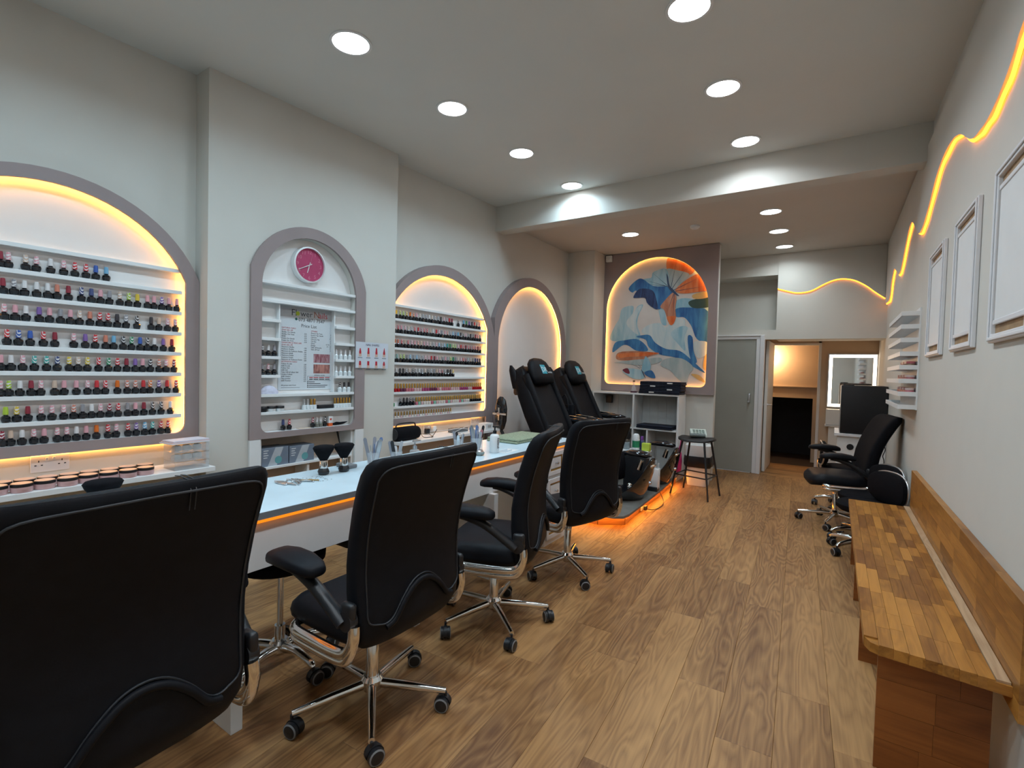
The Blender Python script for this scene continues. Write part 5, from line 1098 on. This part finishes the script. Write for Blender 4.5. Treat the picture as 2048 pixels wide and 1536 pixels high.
def uv(a, b_):                        # crop pixel -> panel x, z (affine fit over the panel's four corners)
    fx = (a-355+ (b_-640)*.029)/ (1290-355); z = 2.414-(b_-615)/ (1360-640)*(1.04)*1.03
    x = -2.892+fx*1.444; z = 3.064-(b_-210+ (a-830)*-.018)/(1400-210)*(3.064-1.252); return x, z
lay = [0]
from mathutils.geometry import tessellate_polygon
def blob(name, key, pts, smooth_=True):
    P = spline(pts, 4, closed=True) if smooth_ else pts; Q = []
    for p in P:
        x, z = uv(*p); x = min(max(x, -2.888), -1.452)
        if z > 2.342: 
            d = math.hypot(x+2.17, z-2.342)
            if d > .72: x, z = -2.17+(x+2.17)*.72/d, 2.342+(z-2.342)*.72/d
        Q.append((x, max(z, 1.256)))
    lay[0] += 1; y = PY+.0543-.0003*lay[0]
    tri = tessellate_polygon([[Vector((x, z, 0)) for x, z in Q]])
    MB().add([(x, y, z) for x, z in Q], [tuple(t) for t in tri]).build(name, ART[key], pa)
blob('painted_petal', 'S', [(1010, 620), (1120, 610), (1300, 700), (1300, 860), (1180, 830), (1080, 740), (1000, 690)])
blob('painted_petal', 'B', [(1000, 700), (1100, 690), (1290, 740), (1300, 1000), (1190, 980), (1140, 860), (1080, 780), (1010, 770)])
blob('painted_leaf', 'D', [(1115, 640), (1200, 615), (1300, 610), (1300, 690), (1210, 705), (1140, 690)])
blob('painted_petal', 'Y', [(1150, 580), (1250, 560), (1295, 600), (1240, 620), (1160, 615)])
blob('painted_petal', 'S', [(850, 690), (900, 680), (915, 780), (920, 840), (880, 830), (860, 760)])
blob('painted_petal', 'S', [(380, 930), (430, 820), (470, 760), (500, 660), (610, 645), (600, 740), (650, 650), (705, 640), (660, 740), (650, 830), (680, 930), (640, 990), (500, 980), (400, 970)])
blob('painted_petal', 'I', [(540, 800), (600, 720), (650, 660), (690, 650), (640, 760), (640, 850), (660, 920), (600, 880)])
blob('painted_petal', 'B', [(405, 1085), (430, 990), (520, 970), (640, 960), (720, 1010), (750, 1075), (640, 1070), (560, 1020), (500, 1020)])
blob('painted_petal', 'I', [(690, 890), (760, 830), (860, 820), (920, 860), (1010, 780), (1080, 800), (1090, 860), (1140, 880), (1160, 960), (1140, 1050), (1190, 1180), (1060, 1120), (900, 1060), (780, 960)])
blob('painted_petal', 'B', [(640, 940), (700, 925), (770, 930), (820, 1000), (920, 1060), (1040, 1080), (1140, 1160), (1260, 1280), (1150, 1220), (1000, 1140), (860, 1110), (760, 1040), (730, 970)])
blob('painted_petal', 'S', [(960, 920), (1040, 860), (1110, 870), (1080, 960), (1090, 1080), (1020, 1010)])
blob('painted_petal', 'B', [(1110, 950), (1150, 960), (1160, 1080), (1190, 1180), (1150, 1190), (1120, 1090)])
blob('painted_petal', 'P', [(445, 1150), (470, 1085), (640, 1075), (760, 1085), (860, 1100), (760, 1130), (700, 1160), (560, 1165)])
blob('painted_petal', 'O', [(460, 1100), (640, 1090), (760, 1090), (850, 1098), (700, 1125), (560, 1130), (480, 1140)])
blob('painted_petal', 'G', [(420, 1185), (560, 1165), (740, 1150), (860, 1140), (880, 1170), (800, 1200), (640, 1210), (500, 1190)])
blob('painted_petal', 'G', [(870, 1210), (920, 1150), (1060, 1150), (1160, 1230), (1120, 1300), (1100, 1385), (1030, 1340), (960, 1260)])
blob('painted_petal', 'Y', [(1140, 1290), (1210, 1300), (1260, 1360), (1200, 1340)])
blob('painted_petal', 'Y', [(1255, 1130), (1280, 1110), (1280, 1250), (1240, 1230)])
blob('painted_petal', 'I', [(1170, 1000), (1280, 1010), (1270, 1110), (1200, 1150), (1165, 1070)])
# large butterfly
blob('butterfly_wing', 'O', [(925, 330), (935, 215), (1040, 230), (1160, 300), (1175, 350), (1120, 400), (1010, 350)])
blob('butterfly_wing', 'G', [(930, 480), (920, 330), (1010, 345), (1120, 390), (1080, 440), (980, 525)])
blob('butterfly_wing', 'O', [(1000, 525), (1080, 450), (1200, 395), (1260, 430), (1300, 540), (1180, 560), (1050, 560)])
blob('butterfly_wing', 'S', [(700, 400), (780, 390), (800, 340), (920, 325), (930, 480), (800, 480), (690, 470)])
blob('butterfly_wing', 'B', [(565, 470), (640, 400), (700, 395), (800, 470), (940, 490), (980, 545), (860, 690), (800, 620), (720, 560), (640, 500), (600, 515)])
blob('butterfly_wing', 'N_', [(610, 560), (660, 490), (740, 490), (800, 520), (830, 600), (840, 690), (780, 660), (740, 620), (720, 575), (650, 570)])
blob('butterfly_wing', 'P', [(980, 545), (1010, 600), (1000, 690), (1005, 780), (960, 840), (930, 780), (900, 700), (865, 670), (900, 620)])
blob('butterfly_wing', 'O', [(925, 770), (960, 760), (1005, 770), (985, 830), (955, 840)])
blob('butterfly_body', 'L', [(920, 370), (935, 400), (950, 480), (1000, 540), (1035, 585), (980, 550), (935, 490)])
for a, c in (((930, 480), (790, 345)), ((930, 485), (700, 440)), ((940, 490), (700, 400)), ((960, 500), (1010, 260)), ((970, 510), (1120, 300)), ((985, 525), (1230, 420)), ((1000, 535), (1290, 500)), ((985, 560), (930, 720)), ((990, 560), (985, 780))):
    d = Vector((c[0]-a[0], c[1]-a[1])).normalized(); n_ = Vector((-d.y, d.x))*2.4
    blob('wing_vein', 'L', [(a[0]+n_.x, a[1]+n_.y), (c[0], c[1]), (a[0]-n_.x, a[1]-n_.y)], False)
# small butterfly
blob('butterfly_wing', 'S', [(505, 1260), (560, 1240), (690, 1260), (720, 1330), (640, 1345), (560, 1310)])
blob('butterfly_wing', 'M_', [(510, 1255), (560, 1240), (580, 1290), (540, 1285)])
blob('butterfly_wing', 'S', [(695, 1250), (720, 1150), (740, 1130), (780, 1200), (770, 1260), (720, 1275)])
blob('butterfly_wing', 'B', [(720, 1280), (790, 1260), (825, 1330), (760, 1320)])
blob('butterfly_body', 'L', [(690, 1250), (705, 1270), (735, 1335), (715, 1310)])
for a, c in (((680, 1240), (580, 1190)), ((690, 1235), (640, 1180))): blob('antenna', 'L', [(a[0], a[1]+2), (c[0], c[1]), (a[0], a[1]-3)], False)
# ================================================================= clock
ck = empty('wall_clock', 'round pink wall clock with white numerals at the head of the pier niche', 'clock', (-3.255, 2.176, 2.143))
MB().lathe([(.128, .0), (.128, .042), (.118, .046), (.118, .030)], 48, axis='x', cap=False).build('rim', M['white'], ck, smooth=40)
MB().lathe([(.119, .026), (.119, .030)], 48, axis='x').build('dial', flat('raspberry dial', (.44, .045, .13)), ck, smooth=30)
PKN = flat('pale numerals', (.62, .22, .30))
RX = Matrix(((0, 0, 1, 0), (1, 0, 0, 0), (0, 1, 0, 0), (0, 0, 0, 1)))     # text lying in the y,z plane, facing +x
def onwall(x, y, z): m_ = RX.copy(); m_.translation = Vector((x, y, z)); return m_
for h in range(1, 13):
    a = PI/2-h*PI/6; text(str(h), .036, PKN, ck, onwall(.0305, .092*math.cos(a), .092*math.sin(a)-.012), 'numeral', 'CENTER')
def hand(a, l, w_, d, nm, m): 
    c, s = math.cos(a), math.sin(a); n_ = (-s*w_, c*w_)
    MB().prism([(-c*.02+n_[0], -s*.02+n_[1]), (-c*.02-n_[0], -s*.02-n_[1]), (c*l-n_[0]*.6, s*l-n_[1]*.6), (c*l+n_[0]*.6, s*l+n_[1]*.6)], d, d+.001, 'x').build(nm, m, ck)
hand(PI/2-math.radians(197), .062, .004, .033, 'hour_hand', INKW); hand(PI/2-math.radians(243), .098, .003, .0345, 'minute_hand', INKW); hand(PI/2-math.radians(14), .09, .001, .036, 'second_hand', PKN)
# ================================================================= price list and nail shape card
pl_ = empty('price_list', 'tall printed price list poster standing inside the pier niche', 'poster', (-3.2545, 2.19, 1.54))
PAPER = mat('poster paper', (.62, .66, .69), .5, var=.04, scale=4); INK = flat('poster ink', (.03, .035, .04)); RED = flat('poster red', (.45, .03, .04))
MB().box(0, .002, -.228, .228, -.305, .298).build('sheet', PAPER, pl_)
MB().box(.002, .0022, -.228, .228, .215, .298).build('header_band', flat('header grey', (.42, .43, .44)), pl_)
T = .0024
text('Fl', .066, INK, pl_, onwall(T, -.135, .228), 'heading'); text('wer', .062, INK, pl_, onwall(T, -.062, .228), 'heading'); text('N', .066, flat('heading brown', (.28, .10, .06)), pl_, onwall(T, .045, .228), 'heading'); text('ails', .062, RED, pl_, onwall(T, .088, .228), 'heading')
MB().lathe([(.016, T), (.016, T+.0004)], 16, (0, -.083, .246), 'x').build('flower_dot', flat('lime dot', (.35, .42, .02)), pl_)
MB().lathe([(.010, T), (.010, T+.0004)], 14, (0, -.095, .205), 'x').build('phone_mark', flat('phone green', (.02, .12, .10)), pl_)
text('073 4871 7547', .036, INK, pl_, onwall(T, -.078, .192), 'phone'); text('Price List', .034, INK, pl_, onwall(T, -.055, .150), 'subtitle')
Lc = [('NATURAL NAILS', 1), ('(Soak take off)', 1), ('Shellac On Hands', 0, '£25'), ('Shellac On Toes', 0, '£25'), ('BIAB', 0, '£30'), ('Polish On Hands', 0, '£15'), ('Polish On Toes', 0, '£18'), ('MANICURE & PEDICURE', 1), ('(Soak take off)', 1), ('Manicure Shellac', 0, '£30'), ('Pedicure Shellac', 0, '£40'), ('Manicure & Pedicure Shellac', 0, '£65'), ('Manicure BIAB', 0, '£35'), ('Manicure Polish', 0, '£22'), ('Pedicure Polish', 0, '£32'), ('Manicure & Pedicure Polish', 0, '£50'), ('EXTENSION NAILS', 1), ('Fullset Acrylic', 0, '£30'), ('Infill Acrylic', 0, '£25'), ('Fullset Gel', 0, '£35'), ('Infill Gel', 0, '£30'), ('Take Off & Fullset Gel', 0, '£40'), ('Ombre Fullset', 0, '£40'), ('Infill Ombre', 0, '£35'), ('Dip powder', 0, '£30'), ('Infill Powder', 0, '£25')]
for i, l in enumerate(Lc):
    z = .132-i*.0150; text(l[0], .0145, RED if l[1] else INK, pl_, onwall(T, -.205, z), 'price_line')
    if not l[1]: text(l[2], .0135, INK, pl_, onwall(T, -.03, z-.004), 'price')
Rc = [('OTHERS', 1), ('French Tip Toes', 0, '£5'), ('French Tip Hands', 0, '£5'), ('Chrome', 0, '£10'), ('Chrome Tip', 0, '£8'), ('Cat Eye', 0, '£8'), ('Gems', 0, '£1 Per 10'), ('Design', 0, '£2 - £20'), ('Take off Acrylic', 0, '£10'), ('Take off Gel', 0, '£5')]
for i, l in enumerate(Rc):
    z = .122-i*.0150; text(l[0], .0145, RED if l[1] else INK, pl_, onwall(T, .025, z), 'price_line')
    if not l[1]: text(l[2], .0130, INK, pl_, onwall(T, .205, z-.002), 'price', 'RIGHT')
MB().box(T, T+.0003, .05, .19, -.105, -.040).build('nail_photo', brushmat('mauve nail photo', (.22, .05, .07), (.50, .30, .32), .8, 30), pl_); MB().box(T, T+.0003, .05, .19, -.185, -.118).build('nail_photo', brushmat('coral nail photo', (.10, .02, .03), (.62, .28, .22), -.7, 22), pl_)
def rq2(a): return [(.0+a, -.238+a), (.205-a, -.238+a), (.205-a, -.205-a), (.0+a, -.205-a)]
MB().ring(rq2(0), rq2(.0015), T, T+.0003, 'x').build('hours_box', INK, pl_); text('OPENING HOURS', .0115, INK, pl_, onwall(T, .102, -.203), 'hours', 'CENTER'); [MB().box(T, T+.0003, a_, a_+w_, zz, zz+.006).build('hours_line', mm, pl_) for zz, mm in ((-.219, RED), (-.232, INK)) for a_, w_ in ((.016, .03), (.052, .04), (.098, .045), (.15, .04))]
for i, wl in enumerate((.05, .10, .16, .14)): MB().box(T, T+.0003, .012, .012+wl, -.251-i*.013, -.2465-i*.013).build('contact_line', INK, pl_); MB().box(T, T+.0003, .0, .008, -.252-i*.013, -.244-i*.013).build('contact_mark', INK, pl_)
text('All prices start from', .014, INK, pl_, onwall(T, -.205, -.276), 'footnote'); MB().box(T, T+.0003, -.205, -.06, -.290, -.288).build('footnote_rule', INK, pl_)
nc = empty('nail_shape_card', 'white card of eight red nail shapes fixed beside the pier niche', 'poster', (-3.1805, 2.733, 1.508))
MB().box(0, .0015, -.168, .168, -.105, .105).build('sheet', mat('card paper', (.60, .64, .70), .5, var=.04), nc)
text('NAIL SHAPES', .024, flat('card ink', (.04, .04, .10)), nc, onwall(.002, 0, .076), 'heading', 'CENTER')
FL = flat('drawn finger', (.62, .42, .34)); RN = flat('drawn red nail', (.45, .01, .03))
for r_ in range(2):
    for c_ in range(4):
        y = -.125+c_*.083; z = -.012-r_*.092; w_ = .014; tip = (.066, .072, .074, .078)[c_] if r_ == 0 else .056; tw = ((.004, .007, .006, .001), (.008, .011, .010, .005))[r_][c_]
        MB().prism([(y-w_, z), (y+w_, z), (y+w_*.95, z+.04), (y-w_*.95, z+.04)], .0016, .0019, 'x').build('finger', FL, nc)
        MB().prism([(y-w_*.6, z+.022), (y+w_*.6, z+.022), (y+w_*.72, z+.038), (y+tw, z+tip), (y-tw, z+tip), (y-w_*.72, z+.038)], .002, .0023, 'x').build('nail', RN, nc)
        MB().box(.0016, .0019, y-.022, y+.022, z-.012, z-.007).build('caption', flat('caption ink', (.10, .12, .14)), nc)
